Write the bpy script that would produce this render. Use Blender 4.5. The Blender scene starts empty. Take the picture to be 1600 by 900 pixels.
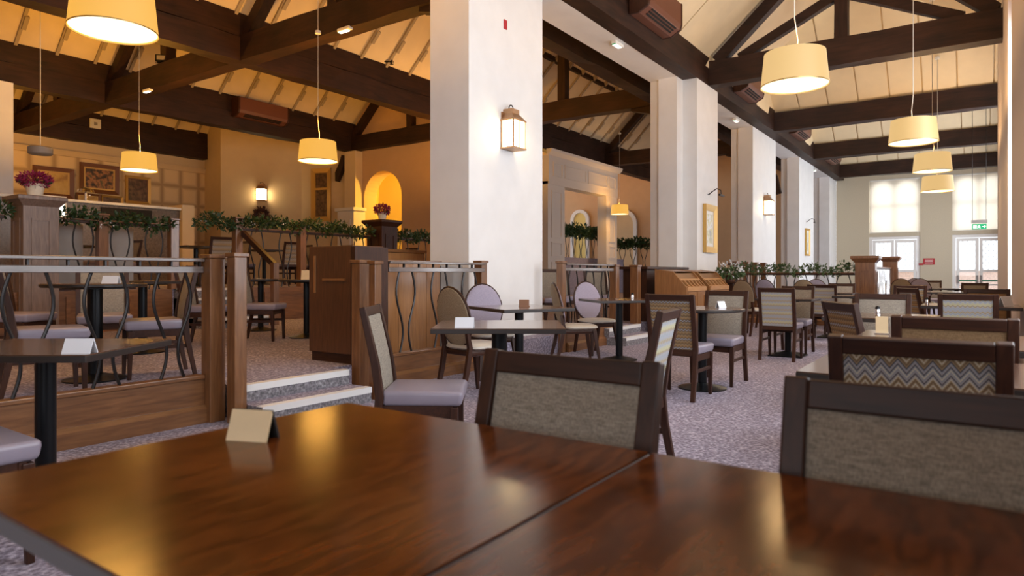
import bpy, bmesh, math, random
from math import sin, cos, pi, radians, atan2, hypot
from mathutils import Vector, Matrix
random.seed(7)
SC = bpy.context.scene
COL = SC.collection

# ------------------------------------------------------------------ camera
YAW = radians(34.88)
cam = bpy.data.cameras.new('camera')
cam.lens = 1040 / 1600 * 36; cam.sensor_width = 36
cam.shift_y = -23 / 1600
cam.clip_start = 0.02; cam.clip_end = 200
cam.dof.use_dof = True; cam.dof.focus_distance = 7.5; cam.dof.aperture_fstop = 4.0
CAM = bpy.data.objects.new('camera', cam); COL.objects.link(CAM)
CAM.location = (0, 0, 1.1); CAM.rotation_euler = (pi / 2, 0, YAW)
SC.camera = CAM

# ------------------------------------------------------------------ world and view
W = bpy.data.worlds.new('sky'); SC.world = W; W.use_nodes = True
W.node_tree.nodes['Background'].inputs[0].default_value = (0.86, 0.92, 1.0, 1)
W.node_tree.nodes['Background'].inputs[1].default_value = 2.2
SC.view_settings.view_transform = 'Standard'; SC.view_settings.look = 'None'
SC.view_settings.gamma = 1; SC.view_settings.use_curve_mapping = False
SC.view_settings.exposure = 0.0
SC.cycles.use_denoising = True
SC.cycles.max_bounces = 8; SC.cycles.diffuse_bounces = 4; SC.cycles.glossy_bounces = 4
SC.cycles.sample_clamp_indirect = 6

RW = 0.38          # right wall plane
DAY = (0.93, 0.96, 1.0)
WARM = (1.0, 0.46, 0.06)
RIGHT_WINDOWS = [(-3.4, -0.6), (1.7, 7.2), (10.85, 12.0)]
WIN_POWER = [24, 38, 150]
FAR_WINDOWS = [(18.6, 21.8), (22.8, 26.0), (27.0, 30.2)]

def area_light(name, loc, rot, sx, sy, power, color):
    l = bpy.data.lights.new(name, 'AREA'); l.shape = 'RECTANGLE'; l.size = sx; l.size_y = sy
    l.energy = power; l.color = color
    o = bpy.data.objects.new(name, l); COL.objects.link(o); o.location = loc; o.rotation_euler = rot
    return o
def point_light(name, loc, power, color=WARM, r=0.08):
    l = bpy.data.lights.new(name, 'POINT'); l.energy = power; l.color = color; l.shadow_soft_size = r
    o = bpy.data.objects.new(name, l); COL.objects.link(o); o.location = loc
    return o
# daylight entering by the side windows, the rear windows and the end windows
for (y0, y1), pw in zip(RIGHT_WINDOWS, WIN_POWER):
    area_light('window_daylight', (RW + 0.32, (y0 + y1) / 2, 2.75), (0, pi / 2, 0), 3.9, y1 - y0, pw * (y1 - y0), DAY)
for y0, y1 in FAR_WINDOWS:
    area_light('window_daylight', (RW + 0.9, (y0 + y1) / 2, 2.75), (0, pi / 2, 0), 3.9, y1 - y0, 44 * (y1 - y0), DAY)
area_light('window_daylight', (-2.2, -8.2, 2.6), (pi / 2, 0, 0), 4.4, 3.4, 30, DAY)
for x in (-2.8, -0.15):
    area_light('window_daylight', (x, 32.45, 3.95), (-pi / 2, 0, 0), 1.8, 2.3, 40, DAY)

# ------------------------------------------------------------------ materials
MATS = {}
def nmat(name):
    m = bpy.data.materials.new(name); m.use_nodes = True; MATS[name] = m
    nt = m.node_tree
    return m, nt, nt.nodes['Principled BSDF']
def setin(b, k, v):
    if k in b.inputs: b.inputs[k].default_value = v
def rgb(c): return (c[0], c[1], c[2], 1)
def plain(name, c, rough=0.6, metal=0.0, var=0.0, scale=8.0, emit=None, es=0.0, bump=0.0, bscale=60.0, spec=0.5):
    m, nt, b = nmat(name)
    b.inputs['Base Color'].default_value = rgb(c); b.inputs['Roughness'].default_value = rough
    b.inputs['Metallic'].default_value = metal; setin(b, 'Specular IOR Level', spec)
    if var > 0:
        tc = nt.nodes.new('ShaderNodeTexCoord'); n = nt.nodes.new('ShaderNodeTexNoise'); n.inputs['Scale'].default_value = scale
        n.inputs['Detail'].default_value = 4
        mx = nt.nodes.new('ShaderNodeValToRGB')
        mx.color_ramp.elements[0].position = 0.3; mx.color_ramp.elements[1].position = 0.7
        mx.color_ramp.elements[0].color = rgb([max(0, q * (1 - var)) for q in c]); mx.color_ramp.elements[1].color = rgb([min(1, q * (1 + var)) for q in c])
        nt.links.new(tc.outputs['Object'], n.inputs['Vector']); nt.links.new(n.outputs['Fac'], mx.inputs[0]); nt.links.new(mx.outputs[0], b.inputs['Base Color'])
    if bump > 0:
        tc = nt.nodes.new('ShaderNodeTexCoord'); n = nt.nodes.new('ShaderNodeTexNoise'); n.inputs['Scale'].default_value = bscale
        bp = nt.nodes.new('ShaderNodeBump'); bp.inputs['Strength'].default_value = bump; bp.inputs['Distance'].default_value = 0.01
        nt.links.new(tc.outputs['Object'], n.inputs['Vector']); nt.links.new(n.outputs['Fac'], bp.inputs['Height']); nt.links.new(bp.outputs[0], b.inputs['Normal'])
    if emit:
        b.inputs['Emission Color'].default_value = rgb(emit); b.inputs['Emission Strength'].default_value = es
    return m
def wood(name, c1, c2, rough=0.4, axis='z', scale=1.0, stretch=14.0, coat=0.0, bump=0.08, spec=0.5, rings=False):
    m, nt, b = nmat(name)
    tc = nt.nodes.new('ShaderNodeTexCoord'); mp = nt.nodes.new('ShaderNodeMapping')
    s = {'x': (1, stretch, stretch), 'y': (stretch, 1, stretch), 'z': (stretch, stretch, 1)}[axis]
    mp.inputs['Scale'].default_value = [q * scale for q in s]
    n = nt.nodes.new('ShaderNodeTexNoise'); n.inputs['Scale'].default_value = 3.0; n.inputs['Detail'].default_value = 6; n.inputs['Distortion'].default_value = 0.6
    n2 = nt.nodes.new('ShaderNodeTexNoise'); n2.inputs['Scale'].default_value = 1.3; n2.inputs['Detail'].default_value = 2
    mixf = nt.nodes.new('ShaderNodeMath'); mixf.operation = 'MULTIPLY_ADD'; mixf.inputs[1].default_value = 0.6
    sc = nt.nodes.new('ShaderNodeMath'); sc.operation = 'MULTIPLY'; sc.inputs[1].default_value = 0.4
    cr = nt.nodes.new('ShaderNodeValToRGB')
    cr.color_ramp.elements[0].position = 0.32; cr.color_ramp.elements[1].position = 0.68
    cr.color_ramp.elements[0].color = rgb(c1); cr.color_ramp.elements[1].color = rgb(c2)
    L = nt.links
    L.new(tc.outputs['Object'], mp.inputs[0]); L.new(mp.outputs[0], n.inputs['Vector']); L.new(tc.outputs['Object'], n2.inputs['Vector'])
    src = n.outputs['Fac']
    if rings:
        wv = nt.nodes.new('ShaderNodeTexWave'); wv.wave_type = 'RINGS'; wv.rings_direction = 'SPHERICAL'
        wv.inputs['Scale'].default_value = 5; wv.inputs['Distortion'].default_value = 9; wv.inputs['Detail'].default_value = 3; wv.inputs['Detail Scale'].default_value = 1.5
        mp2 = nt.nodes.new('ShaderNodeMapping'); mp2.inputs['Scale'].default_value = [q ** 0.6 for q in s]; mp2.inputs['Location'].default_value = (0.6, 0.2, 0.1)
        L.new(tc.outputs['Object'], mp2.inputs[0]); L.new(mp2.outputs[0], wv.inputs['Vector'])
        av = nt.nodes.new('ShaderNodeMix'); av.inputs[0].default_value = 0.35
        L.new(n.outputs['Fac'], av.inputs[2]); L.new(wv.outputs['Fac'], av.inputs[3]); src = av.outputs[0]
    L.new(src, mixf.inputs[0]); L.new(n2.outputs['Fac'], sc.inputs[0]); L.new(sc.outputs[0], mixf.inputs[2]); L.new(mixf.outputs[0], cr.inputs[0])
    L.new(cr.outputs[0], b.inputs['Base Color'])
    b.inputs['Roughness'].default_value = rough; setin(b, 'Specular IOR Level', spec)
    setin(b, 'Coat Weight', coat); setin(b, 'Coat Roughness', 0.12)
    if bump > 0:
        bp = nt.nodes.new('ShaderNodeBump'); bp.inputs['Strength'].default_value = bump; bp.inputs['Distance'].default_value = 0.004
        L.new(n.outputs['Fac'], bp.inputs['Height']); L.new(bp.outputs[0], b.inputs['Normal'])
    return m
def weave(name, c1, c2, scale=420.0, rough=0.9):
    m, nt, b = nmat(name); L = nt.links
    tc = nt.nodes.new('ShaderNodeTexCoord')
    outs = []
    for s in ((scale, scale, scale * 0.12), (scale * 0.12, scale * 0.12, scale)):
        mp = nt.nodes.new('ShaderNodeMapping'); mp.inputs['Scale'].default_value = s
        n = nt.nodes.new('ShaderNodeTexNoise'); n.inputs['Scale'].default_value = 1.0; n.inputs['Detail'].default_value = 2
        L.new(tc.outputs['Object'], mp.inputs[0]); L.new(mp.outputs[0], n.inputs['Vector']); outs.append(n.outputs['Fac'])
    ad = nt.nodes.new('ShaderNodeMath'); ad.operation = 'ADD'; L.new(outs[0], ad.inputs[0]); L.new(outs[1], ad.inputs[1])
    hf = nt.nodes.new('ShaderNodeMath'); hf.operation = 'MULTIPLY'; hf.inputs[1].default_value = 0.5; L.new(ad.outputs[0], hf.inputs[0])
    cr = nt.nodes.new('ShaderNodeValToRGB'); cr.color_ramp.elements[0].position = 0.35; cr.color_ramp.elements[1].position = 0.65
    cr.color_ramp.elements[0].color = rgb(c1); cr.color_ramp.elements[1].color = rgb(c2)
    L.new(hf.outputs[0], cr.inputs[0]); L.new(cr.outputs[0], b.inputs['Base Color'])
    b.inputs['Roughness'].default_value = rough; setin(b, 'Specular IOR Level', 0.15)
    return m
def zigzag(name, cols, period=0.045, amp=0.026, band=0.014, rough=0.9):
    """chevron stripes running across the width (local x), stacked in z"""
    m, nt, b = nmat(name); L = nt.links
    tc = nt.nodes.new('ShaderNodeTexCoord'); sp = nt.nodes.new('ShaderNodeSeparateXYZ'); L.new(tc.outputs['Object'], sp.inputs[0])
    def math(op, a, bb=None, v=None):
        n = nt.nodes.new('ShaderNodeMath'); n.operation = op
        L.new(a, n.inputs[0])
        if bb is not None: L.new(bb, n.inputs[1])
        elif v is not None: n.inputs[1].default_value = v
        return n.outputs[0]
    pp = math('PINGPONG', sp.outputs[0], v=period / 2)
    pa = math('MULTIPLY', pp, v=amp / (period / 2))
    v = math('ADD', sp.outputs[2], pa)
    big = len(cols) * band
    f = math('MULTIPLY', v, v=1 / big)
    f = math('FRACT', f)
    cr = nt.nodes.new('ShaderNodeValToRGB'); cr.color_ramp.interpolation = 'CONSTANT'
    e = cr.color_ramp.elements
    while len(e) < len(cols): e.new(0.5)
    for i, c in enumerate(cols):
        e[i].position = i / len(cols); e[i].color = rgb(c)
    L.new(f, cr.inputs[0]); L.new(cr.outputs[0], b.inputs['Base Color'])
    b.inputs['Roughness'].default_value = rough; setin(b, 'Specular IOR Level', 0.15)
    return m
def carpet(name, c1, c2, c3):
    m, nt, b = nmat(name); L = nt.links
    tc = nt.nodes.new('ShaderNodeTexCoord')
    n = nt.nodes.new('ShaderNodeTexNoise'); n.inputs['Scale'].default_value = 38; n.inputs['Detail'].default_value = 5; n.inputs['Roughness'].default_value = 0.75
    v = nt.nodes.new('ShaderNodeTexVoronoi'); v.inputs['Scale'].default_value = 48
    cr = nt.nodes.new('ShaderNodeValToRGB'); e = cr.color_ramp.elements
    e[0].position = 0.34; e[0].color = rgb(c1); e[1].position = 0.55; e[1].color = rgb(c2); k = e.new(0.7); k.color = rgb(c3)
    L.new(tc.outputs['Object'], n.inputs['Vector']); L.new(tc.outputs['Object'], v.inputs['Vector'])
    mx = nt.nodes.new('ShaderNodeMix'); mx.inputs[0].default_value = 0.35; L.new(n.outputs['Fac'], mx.inputs[2]); L.new(v.outputs['Distance'], mx.inputs[3])
    L.new(mx.outputs[0], cr.inputs[0]); L.new(cr.outputs[0], b.inputs['Base Color'])
    b.inputs['Roughness'].default_value = 0.95; setin(b, 'Specular IOR Level', 0.1)
    bp = nt.nodes.new('ShaderNodeBump'); bp.inputs['Strength'].default_value = 0.5; bp.inputs['Distance'].default_value = 0.01
    L.new(n.outputs['Fac'], bp.inputs['Height']); L.new(bp.outputs[0], b.inputs['Normal'])
    return m
def plaid(name, c1, c2):
    m, nt, b = nmat(name); L = nt.links
    tc = nt.nodes.new('ShaderNodeTexCoord'); sp = nt.nodes.new('ShaderNodeSeparateXYZ'); L.new(tc.outputs['Object'], sp.inputs[0])
    outs = []
    for i, s in ((1, 9.0), (2, 9.0)):
        a = nt.nodes.new('ShaderNodeMath'); a.operation = 'MULTIPLY'; a.inputs[1].default_value = s; L.new(sp.outputs[i], a.inputs[0])
        c = nt.nodes.new('ShaderNodeMath'); c.operation = 'SINE'; L.new(a.outputs[0], c.inputs[0])
        d = nt.nodes.new('ShaderNodeMath'); d.operation = 'POWER'
        e = nt.nodes.new('ShaderNodeMath'); e.operation = 'MULTIPLY_ADD'; e.inputs[1].default_value = 0.5; e.inputs[2].default_value = 0.5
        L.new(c.outputs[0], e.inputs[0]); L.new(e.outputs[0], d.inputs[0]); d.inputs[1].default_value = 6
        outs.append(d.outputs[0])
    mx = nt.nodes.new('ShaderNodeMath'); mx.operation = 'MAXIMUM'; L.new(outs[0], mx.inputs[0]); L.new(outs[1], mx.inputs[1])
    cr = nt.nodes.new('ShaderNodeValToRGB'); cr.color_ramp.elements[0].color = rgb(c1); cr.color_ramp.elements[1].color = rgb(c2)
    L.new(mx.outputs[0], cr.inputs[0]); L.new(cr.outputs[0], b.inputs['Base Color']); b.inputs['Roughness'].default_value = 0.85
    return m
def art(name, cols, scale=6.0):
    m, nt, b = nmat(name); L = nt.links
    tc = nt.nodes.new('ShaderNodeTexCoord'); n = nt.nodes.new('ShaderNodeTexNoise'); n.inputs['Scale'].default_value = scale; n.inputs['Detail'].default_value = 6
    cr = nt.nodes.new('ShaderNodeValToRGB'); e = cr.color_ramp.elements
    while len(e) < len(cols): e.new(0.5)
    for i, c in enumerate(cols):
        e[i].position = 0.32 + 0.36 * i / max(1, len(cols) - 1); e[i].color = rgb(c)
    L.new(tc.outputs['Object'], n.inputs['Vector']); L.new(n.outputs['Fac'], cr.inputs[0]); L.new(cr.outputs[0], b.inputs['Base Color'])
    b.inputs['Roughness'].default_value = 0.4
    return m
def emis(name, c, s):
    return plain(name, (0.16, 0.11, 0.05), 0.6, emit=c, es=s)

plain('white_paint', (0.79, 0.785, 0.785), 0.55, var=0.03, scale=3)
plain('panel_paint', (0.74, 0.69, 0.65), 0.5)
plain('ceiling_paint', (0.82, 0.67, 0.44), 0.6, var=0.05, scale=2)
plain('cream_wall', (0.68, 0.52, 0.31), 0.7, var=0.03, scale=3)
plain('ochre_wall', (0.58, 0.38, 0.22), 0.7, var=0.03, scale=3)
plain('yellow_wall', (0.82, 0.66, 0.24), 0.7)
plain('taupe_wall', (0.58, 0.50, 0.37), 0.75, var=0.04, scale=30)
plain('pink_wall', (0.60, 0.51, 0.47), 0.65)
plaid('plaid_wallpaper', (0.80, 0.62, 0.36), (0.46, 0.32, 0.18))
carpet('carpet', (0.15, 0.13, 0.165), (0.33, 0.30, 0.385), (0.57, 0.53, 0.64))
carpet('riser_carpet', (0.12, 0.115, 0.125), (0.24, 0.225, 0.245), (0.40, 0.385, 0.41))
for ax in 'xyz':
    wood('beam_' + ax, (0.010, 0.004, 0.0025), (0.044, 0.016, 0.008), 0.6, ax, 0.6, 8, bump=0.35, spec=0.35)
    wood('dark_wood_' + ax, (0.022, 0.008, 0.005), (0.062, 0.022, 0.011), 0.42, ax, 2.0, 10, spec=0.3)
    wood('rail_wood_' + ax, (0.115, 0.045, 0.016), (0.27, 0.120, 0.045), 0.35, ax, 1.2, 10, coat=0.3)
    wood('oak_' + ax, (0.22, 0.092, 0.030), (0.36, 0.165, 0.055), 0.4, ax, 1.2, 14, coat=0.2)
wood('oak_light', (0.36, 0.17, 0.065), (0.52, 0.27, 0.11), 0.4, 'y', 1.2, 14)
wood('stand_wood', (0.065, 0.026, 0.011), (0.14, 0.058, 0.024), 0.35, 'z', 1.5, 10)
wood('rail_grey', (0.10, 0.075, 0.065), (0.20, 0.155, 0.14), 0.22, 'x', 1.5, 10, coat=0.3)
wood('fg_table', (0.040, 0.009, 0.002), (0.125, 0.032, 0.006), 0.17, 'y', 1.3, 9, coat=0.0, bump=0.03, rings=True, spec=0.28)
wood('table_wood', (0.06, 0.025, 0.013), (0.14, 0.062, 0.032), 0.22, 'x', 1.5, 9, coat=0.6, bump=0.02)
plain('table_edge', (0.025, 0.018, 0.016), 0.35)
plain('table_edge_grey', (0.09, 0.09, 0.095), 0.3)
plain('lilac_vinyl', (0.27, 0.235, 0.29), 0.33, var=0.04, scale=12, bump=0.05, bscale=30)
plain('cream_vinyl', (0.52, 0.47, 0.40), 0.4)
weave('grey_fabric', (0.16, 0.135, 0.11), (0.35, 0.305, 0.25))
weave('brown_fabric', (0.16, 0.095, 0.05), (0.30, 0.19, 0.10))
weave('lilac_fabric', (0.27, 0.235, 0.31), (0.41, 0.37, 0.46), 500)
weave('beige_fabric', (0.19, 0.14, 0.09), (0.36, 0.28, 0.19), 450)
BL, DB, TN, DT, CR, GR = (0.27, 0.285, 0.32), (0.075, 0.075, 0.085), (0.30, 0.215, 0.125), (0.16, 0.11, 0.07), (0.52, 0.47, 0.37), (0.32, 0.30, 0.31)
zigzag('zigzag_fabric', [GR, DB, GR, BL, CR, BL, DB, GR, BL, DB, TN, DT, TN, CR, TN, DT, TN, CR], band=0.0050, period=0.042, amp=0.028)
YL = (0.40, 0.36, 0.22)
zigzag('zigzag_yellow', [(0.34, 0.34, 0.36), BL, (0.36, 0.35, 0.36), GR, TN, YL, (0.44, 0.40, 0.28), YL, (0.40, 0.38, 0.34), (0.33, 0.33, 0.35), BL, (0.38, 0.36, 0.34), TN, (0.38, 0.33, 0.24), GR, (0.30, 0.31, 0.34)], period=0.036, amp=0.015, band=0.0070)
zigzag('zigzag_brown', [TN, DT, (0.24, 0.15, 0.07), TN, DT, BL, DT, (0.30, 0.18, 0.08)], period=0.03, amp=0.011, band=0.010)
plain('black_metal', (0.012, 0.013, 0.015), 0.3, 0.6)
plain('iron', (0.035, 0.032, 0.032), 0.35, 0.7)
plain('steel', (0.80, 0.80, 0.80), 0.45, 0.15)
plain('chrome', (0.8, 0.8, 0.82), 0.15, 1.0)
plain('brass', (0.55, 0.36, 0.14), 0.35, 0.9)
plain('copper', (0.45, 0.27, 0.15), 0.4, 0.8)
plain('gilt', (0.62, 0.38, 0.11), 0.4, 0.5)
plain('frame_wood', (0.17, 0.065, 0.025), 0.4)
plain('ac_brown', (0.15, 0.052, 0.028), 0.45)
plain('batten_shade_grime', (0.42, 0.34, 0.24), 0.7)  # battens darker than the ceiling: shadow and some grime put into their colour
plain('black_void', (0.008, 0.006, 0.005), 0.8)
plain('plastic_white', (0.78, 0.76, 0.70), 0.45)
plain('grey_panel', (0.30, 0.27, 0.25), 0.5, var=0.06, scale=5)
plain('card_white', (0.72, 0.74, 0.80), 0.4)
plain('card_brass', (0.62, 0.46, 0.27), 0.4, var=0.06, scale=12)
plain('card_wood', (0.22, 0.10, 0.05), 0.4)
plain('pot_cream', (0.78, 0.68, 0.54), 0.7, var=0.06, scale=20)
plain('pot_brown', (0.10, 0.035, 0.02), 0.5)
plain('flower_magenta', (0.30, 0.015, 0.085), 0.7, var=0.4, scale=40)
plain('flower_white', (0.75, 0.76, 0.80), 0.7)
plain('leaf_green', (0.024, 0.058, 0.013), 0.6, var=0.5, scale=20)
plain('leaf_pale', (0.07, 0.12, 0.04), 0.6, var=0.4, scale=30)
plain('wreath_dark', (0.07, 0.025, 0.02), 0.8, var=0.5, scale=30)
plain('sign_red', (0.45, 0.02, 0.03), 0.5)
plain('sign_green', (0.0, 0.28, 0.10), 0.5, emit=(0.0, 0.5, 0.2), es=0.35)
plain('sign_white', (0.85, 0.9, 0.85), 0.5, emit=(0.8, 1.0, 0.85), es=0.5)
plain('green_bar', (0.02, 0.22, 0.12), 0.4)
plain('stone', (0.13, 0.10, 0.08), 0.25, var=0.25, scale=25)
plain('paving', (0.55, 0.47, 0.42), 0.9, var=0.15, scale=6)
plain('brick', (0.78, 0.60, 0.52), 0.9, var=0.2, scale=14)
plain('painted_frame', (0.88, 0.86, 0.83), 0.4)
art('art_gold', [(0.35, 0.18, 0.04), (0.62, 0.40, 0.10), (0.70, 0.50, 0.16)], 3)
art('art_floral', [(0.02, 0.015, 0.01), (0.09, 0.05, 0.02), (0.45, 0.20, 0.07), (0.12, 0.10, 0.04)], 6)
art('art_dark', [(0.04, 0.02, 0.01), (0.12, 0.06, 0.03), (0.20, 0.11, 0.05)], 8)
art('art_pale', [(0.55, 0.56, 0.52), (0.76, 0.76, 0.74), (0.60, 0.58, 0.30), (0.35, 0.36, 0.38)], 7)
emis('shade', (1.0, 0.50, 0.075), 0.85)
emis('shade_right', (1.0, 0.66, 0.27), 0.72)
emis('diffuser', (1.0, 0.78, 0.42), 2.6)
emis('lantern_glass', (1.0, 0.76, 0.42), 3.2)
emis('blind', (1.0, 0.94, 0.86), 0.80)
emis('lamp_glow', (1.0, 0.95, 0.85), 2.0)
m, nt, b = nmat('pane_glass'); nt.nodes.remove(b)
tr = nt.nodes.new('ShaderNodeBsdfTransparent'); gl = nt.nodes.new('ShaderNodeBsdfGlossy'); gl.inputs['Roughness'].default_value = 0.03
mx = nt.nodes.new('ShaderNodeMixShader'); mx.inputs[0].default_value = 0.06
nt.links.new(tr.outputs[0], mx.inputs[1]); nt.links.new(gl.outputs[0], mx.inputs[2]); nt.links.new(mx.outputs[0], nt.nodes['Material Output'].inputs[0])

# ------------------------------------------------------------------ mesh helpers
class MB:
    def __init__(s): s.v = []; s.f = []
    def add(s, vs, fs):
        o = len(s.v); s.v += [tuple(q) for q in vs]; s.f += [[i + o for i in f] for f in fs]; return s
    def box(s, a, b):
        x0, y0, z0 = a; x1, y1, z1 = b
        if x0 > x1: x0, x1 = x1, x0
        if y0 > y1: y0, y1 = y1, y0
        if z0 > z1: z0, z1 = z1, z0
        return s.add([(x0, y0, z0), (x1, y0, z0), (x1, y1, z0), (x0, y1, z0), (x0, y0, z1), (x1, y0, z1), (x1, y1, z1), (x0, y1, z1)],
                     [(0, 3, 2, 1), (4, 5, 6, 7), (0, 1, 5, 4), (1, 2, 6, 5), (2, 3, 7, 6), (3, 0, 4, 7)])
    def cbox(s, c, d): return s.box([c[i] - d[i] / 2 for i in range(3)], [c[i] + d[i] / 2 for i in range(3)])
    def hexa(s, lo, hi):
        """frustum between two quads (lists of 4 points, same winding seen from above)"""
        return s.add(list(lo) + list(hi), [(0, 3, 2, 1), (4, 5, 6, 7), (0, 1, 5, 4), (1, 2, 6, 5), (2, 3, 7, 6), (3, 0, 4, 7)])
    def taper(s, c0, w0, c1, w1):
        q = lambda c, w: [(c[0] - w[0] / 2, c[1] - w[1] / 2, c[2]), (c[0] + w[0] / 2, c[1] - w[1] / 2, c[2]), (c[0] + w[0] / 2, c[1] + w[1] / 2, c[2]), (c[0] - w[0] / 2, c[1] + w[1] / 2, c[2])]
        return s.hexa(q(c0, w0), q(c1, w1))
    def strip_prism(s, front, back):
        """closed loops front/back of equal length bridged"""
        n = len(front)
        return s.add(list(front) + list(back), [list(range(n))[::-1], list(range(n, 2 * n))] + [(i, (i + 1) % n, n + (i + 1) % n, n + i) for i in range(n)])
    def prism(s, poly, axis, a, b):
        """poly of 2-D points extruded along axis from a to b"""
        mk = {'x': lambda p, t: (t, p[0], p[1]), 'y': lambda p, t: (p[0], t, p[1]), 'z': lambda p, t: (p[0], p[1], t)}[axis]
        return s.strip_prism([mk(p, a) for p in poly], [mk(p, b) for p in poly])
    def ribbon(s, path, half, axis, a, b):
        """thick polyline: path of (p,q) in the plane normal to axis, half thickness per point"""
        L, R = [], []
        n = len(path)
        for i, p in enumerate(path):
            d0 = path[max(0, i - 1)]; d1 = path[min(n - 1, i + 1)]
            dx, dy = d1[0] - d0[0], d1[1] - d0[1]; l = hypot(dx, dy) or 1
            h = half[i] if isinstance(half, (list, tuple)) else half
            L.append((p[0] - dy / l * h, p[1] + dx / l * h)); R.append((p[0] + dy / l * h, p[1] - dx / l * h))
        mk = {'x': lambda p, t: (t, p[0], p[1]), 'y': lambda p, t: (p[0], t, p[1]), 'z': lambda p, t: (p[0], p[1], t)}[axis]
        vs, fs = [], []
        for i in range(n):
            vs += [mk(L[i], a), mk(R[i], a), mk(R[i], b), mk(L[i], b)]
        for i in range(n - 1):
            k = i * 4
            for j in range(4): fs.append((k + j, k + (j + 1) % 4, k + 4 + (j + 1) % 4, k + 4 + j))
        fs += [(0, 3, 2, 1), (4 * n - 4, 4 * n - 3, 4 * n - 2, 4 * n - 1)]
        return s.add(vs, fs)
    def tube(s, pts, r, n=6, closed=False):
        vs, fs = [], []; P = [Vector(p) for p in pts]; m = len(P)
        for i, p in enumerate(P):
            d = (P[(i + 1) % m] - P[i - 1]) if closed else (P[min(m - 1, i + 1)] - P[max(0, i - 1)])
            d = d.normalized() if d.length else Vector((0, 0, 1))
            u = d.orthogonal() if abs(d.z) < 0.9 else d.cross(Vector((1, 0, 0)))
            if abs(d.z) < 0.9: u = d.cross(Vector((0, 0, 1)))
            u.normalize(); w = d.cross(u)
            rr = r[i] if isinstance(r, (list, tuple)) else r
            vs += [p + (u * cos(2 * pi * k / n) + w * sin(2 * pi * k / n)) * rr for k in range(n)]
        for i in range(m if closed else m - 1):
            a, bb = i * n, ((i + 1) % m) * n
            for k in range(n): fs.append((a + k, a + (k + 1) % n, bb + (k + 1) % n, bb + k))
        if not closed: fs += [list(range(n))[::-1], list(range((m - 1) * n, m * n))]
        return s.add(vs, fs)
    def lathe(s, prof, n=24, c=(0, 0, 0), cap=True):
        vs, fs = [], []; m = len(prof)
        for r, z in prof: vs += [(c[0] + r * cos(2 * pi * k / n), c[1] + r * sin(2 * pi * k / n), c[2] + z) for k in range(n)]
        for i in range(m - 1):
            for k in range(n): fs.append((i * n + k, i * n + (k + 1) % n, (i + 1) * n + (k + 1) % n, (i + 1) * n + k))
        if cap: fs += [list(range(n))[::-1], list(range((m - 1) * n, m * n))]
        return s.add(vs, fs)
    def beam(s, p0, p1, w, h, jit=0.012, seg=0.6, up=(0, 0, 1)):
        """rough hewn beam; p0/p1 are centres of the end sections"""
        a, b = Vector(p0), Vector(p1); d = (b - a); L = d.length; d.normalize()
        u = Vector(up); sd = d.cross(u).normalized(); u = sd.cross(d).normalized()
        n = max(1, int(L / seg)); vs, fs = [], []
        for i in range(n + 1):
            c = a + d * (L * i / n)
            for sx, sz in ((-1, -1), (1, -1), (1, 1), (-1, 1)):
                j = jit if 0 < i < n else 0
                vs.append(c + sd * (sx * w / 2 + random.uniform(-j, j)) + u * (sz * h / 2 + random.uniform(-j, j)))
        for i in range(n):
            k = i * 4
            for j in range(4): fs.append((k + j, k + (j + 1) % 4, k + 4 + (j + 1) % 4, k + 4 + j))
        fs += [(0, 3, 2, 1), (4 * n, 4 * n + 1, 4 * n + 2, 4 * n + 3)]
        return s.add(vs, fs)
    def mesh(s, name, mat, bevel=0.0, seg=2, smooth=False):
        me = bpy.data.meshes.new(name); me.from_pydata(s.v, [], s.f)
        bm = bmesh.new(); bm.from_mesh(me)
        bmesh.ops.recalc_face_normals(bm, faces=bm.faces)
        if bevel > 0:
            es = [e for e in bm.edges if len(e.link_faces) == 2 and e.calc_face_angle(0) > 0.5]
            bmesh.ops.bevel(bm, geom=es, offset=bevel, segments=seg, affect='EDGES', profile=0.5, clamp_overlap=True)
        if smooth:
            for f in bm.faces: f.smooth = True
            for e in bm.edges:
                if len(e.link_faces) == 2 and e.calc_face_angle(0) > radians(40): e.smooth = False
        bm.to_mesh(me); bm.free()
        me.materials.append(MATS[mat]); return me
    def build(s, name, mat, parent=None, bevel=0.0, seg=2, smooth=False):
        o = bpy.data.objects.new(name, s.mesh(name, mat, bevel, seg, smooth)); COL.objects.link(o)
        if parent: o.parent = parent
        return o
def obj(name, me, parent=None):
    o = bpy.data.objects.new(name, me); COL.objects.link(o)
    if parent: o.parent = parent
    return o
def tag(o, label=None, cat=None, group=None, kind=None):
    if label: o['label'] = label
    if cat: o['category'] = cat
    if group: o['group'] = group
    if kind: o['kind'] = kind
    return o
def thing(name, label, cat, loc=(0, 0, 0), rz=0.0, group=None):
    o = bpy.data.objects.new(name, None); COL.objects.link(o); o.empty_display_size = 0.1
    o.location = loc; o.rotation_euler = (0, 0, rz)
    return tag(o, label, cat, group)
def struct(o, label=None):
    o['kind'] = 'structure'
    if label: o['label'] = label
    return o
KIDS = {}
def copy_tree(o, parent=None):
    c = o.copy(); COL.objects.link(c)
    if parent: c.parent = parent
    for ch in list(o.children): copy_tree(ch, c)
    return c
USED = set()
def place(proto, label, loc, rz, group=None):
    """first use moves the prototype itself, later uses copy it with all its parts"""
    if proto.name in USED: o = copy_tree(proto)
    else: o = proto; USED.add(proto.name)
    o.location = loc; o.rotation_euler = (0, 0, rz); o['label'] = label
    if group: o['group'] = group
    return o
def face(dx, dy): return atan2(dy, dx) - pi / 2      # rotation that turns local +y to (dx,dy)

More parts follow.
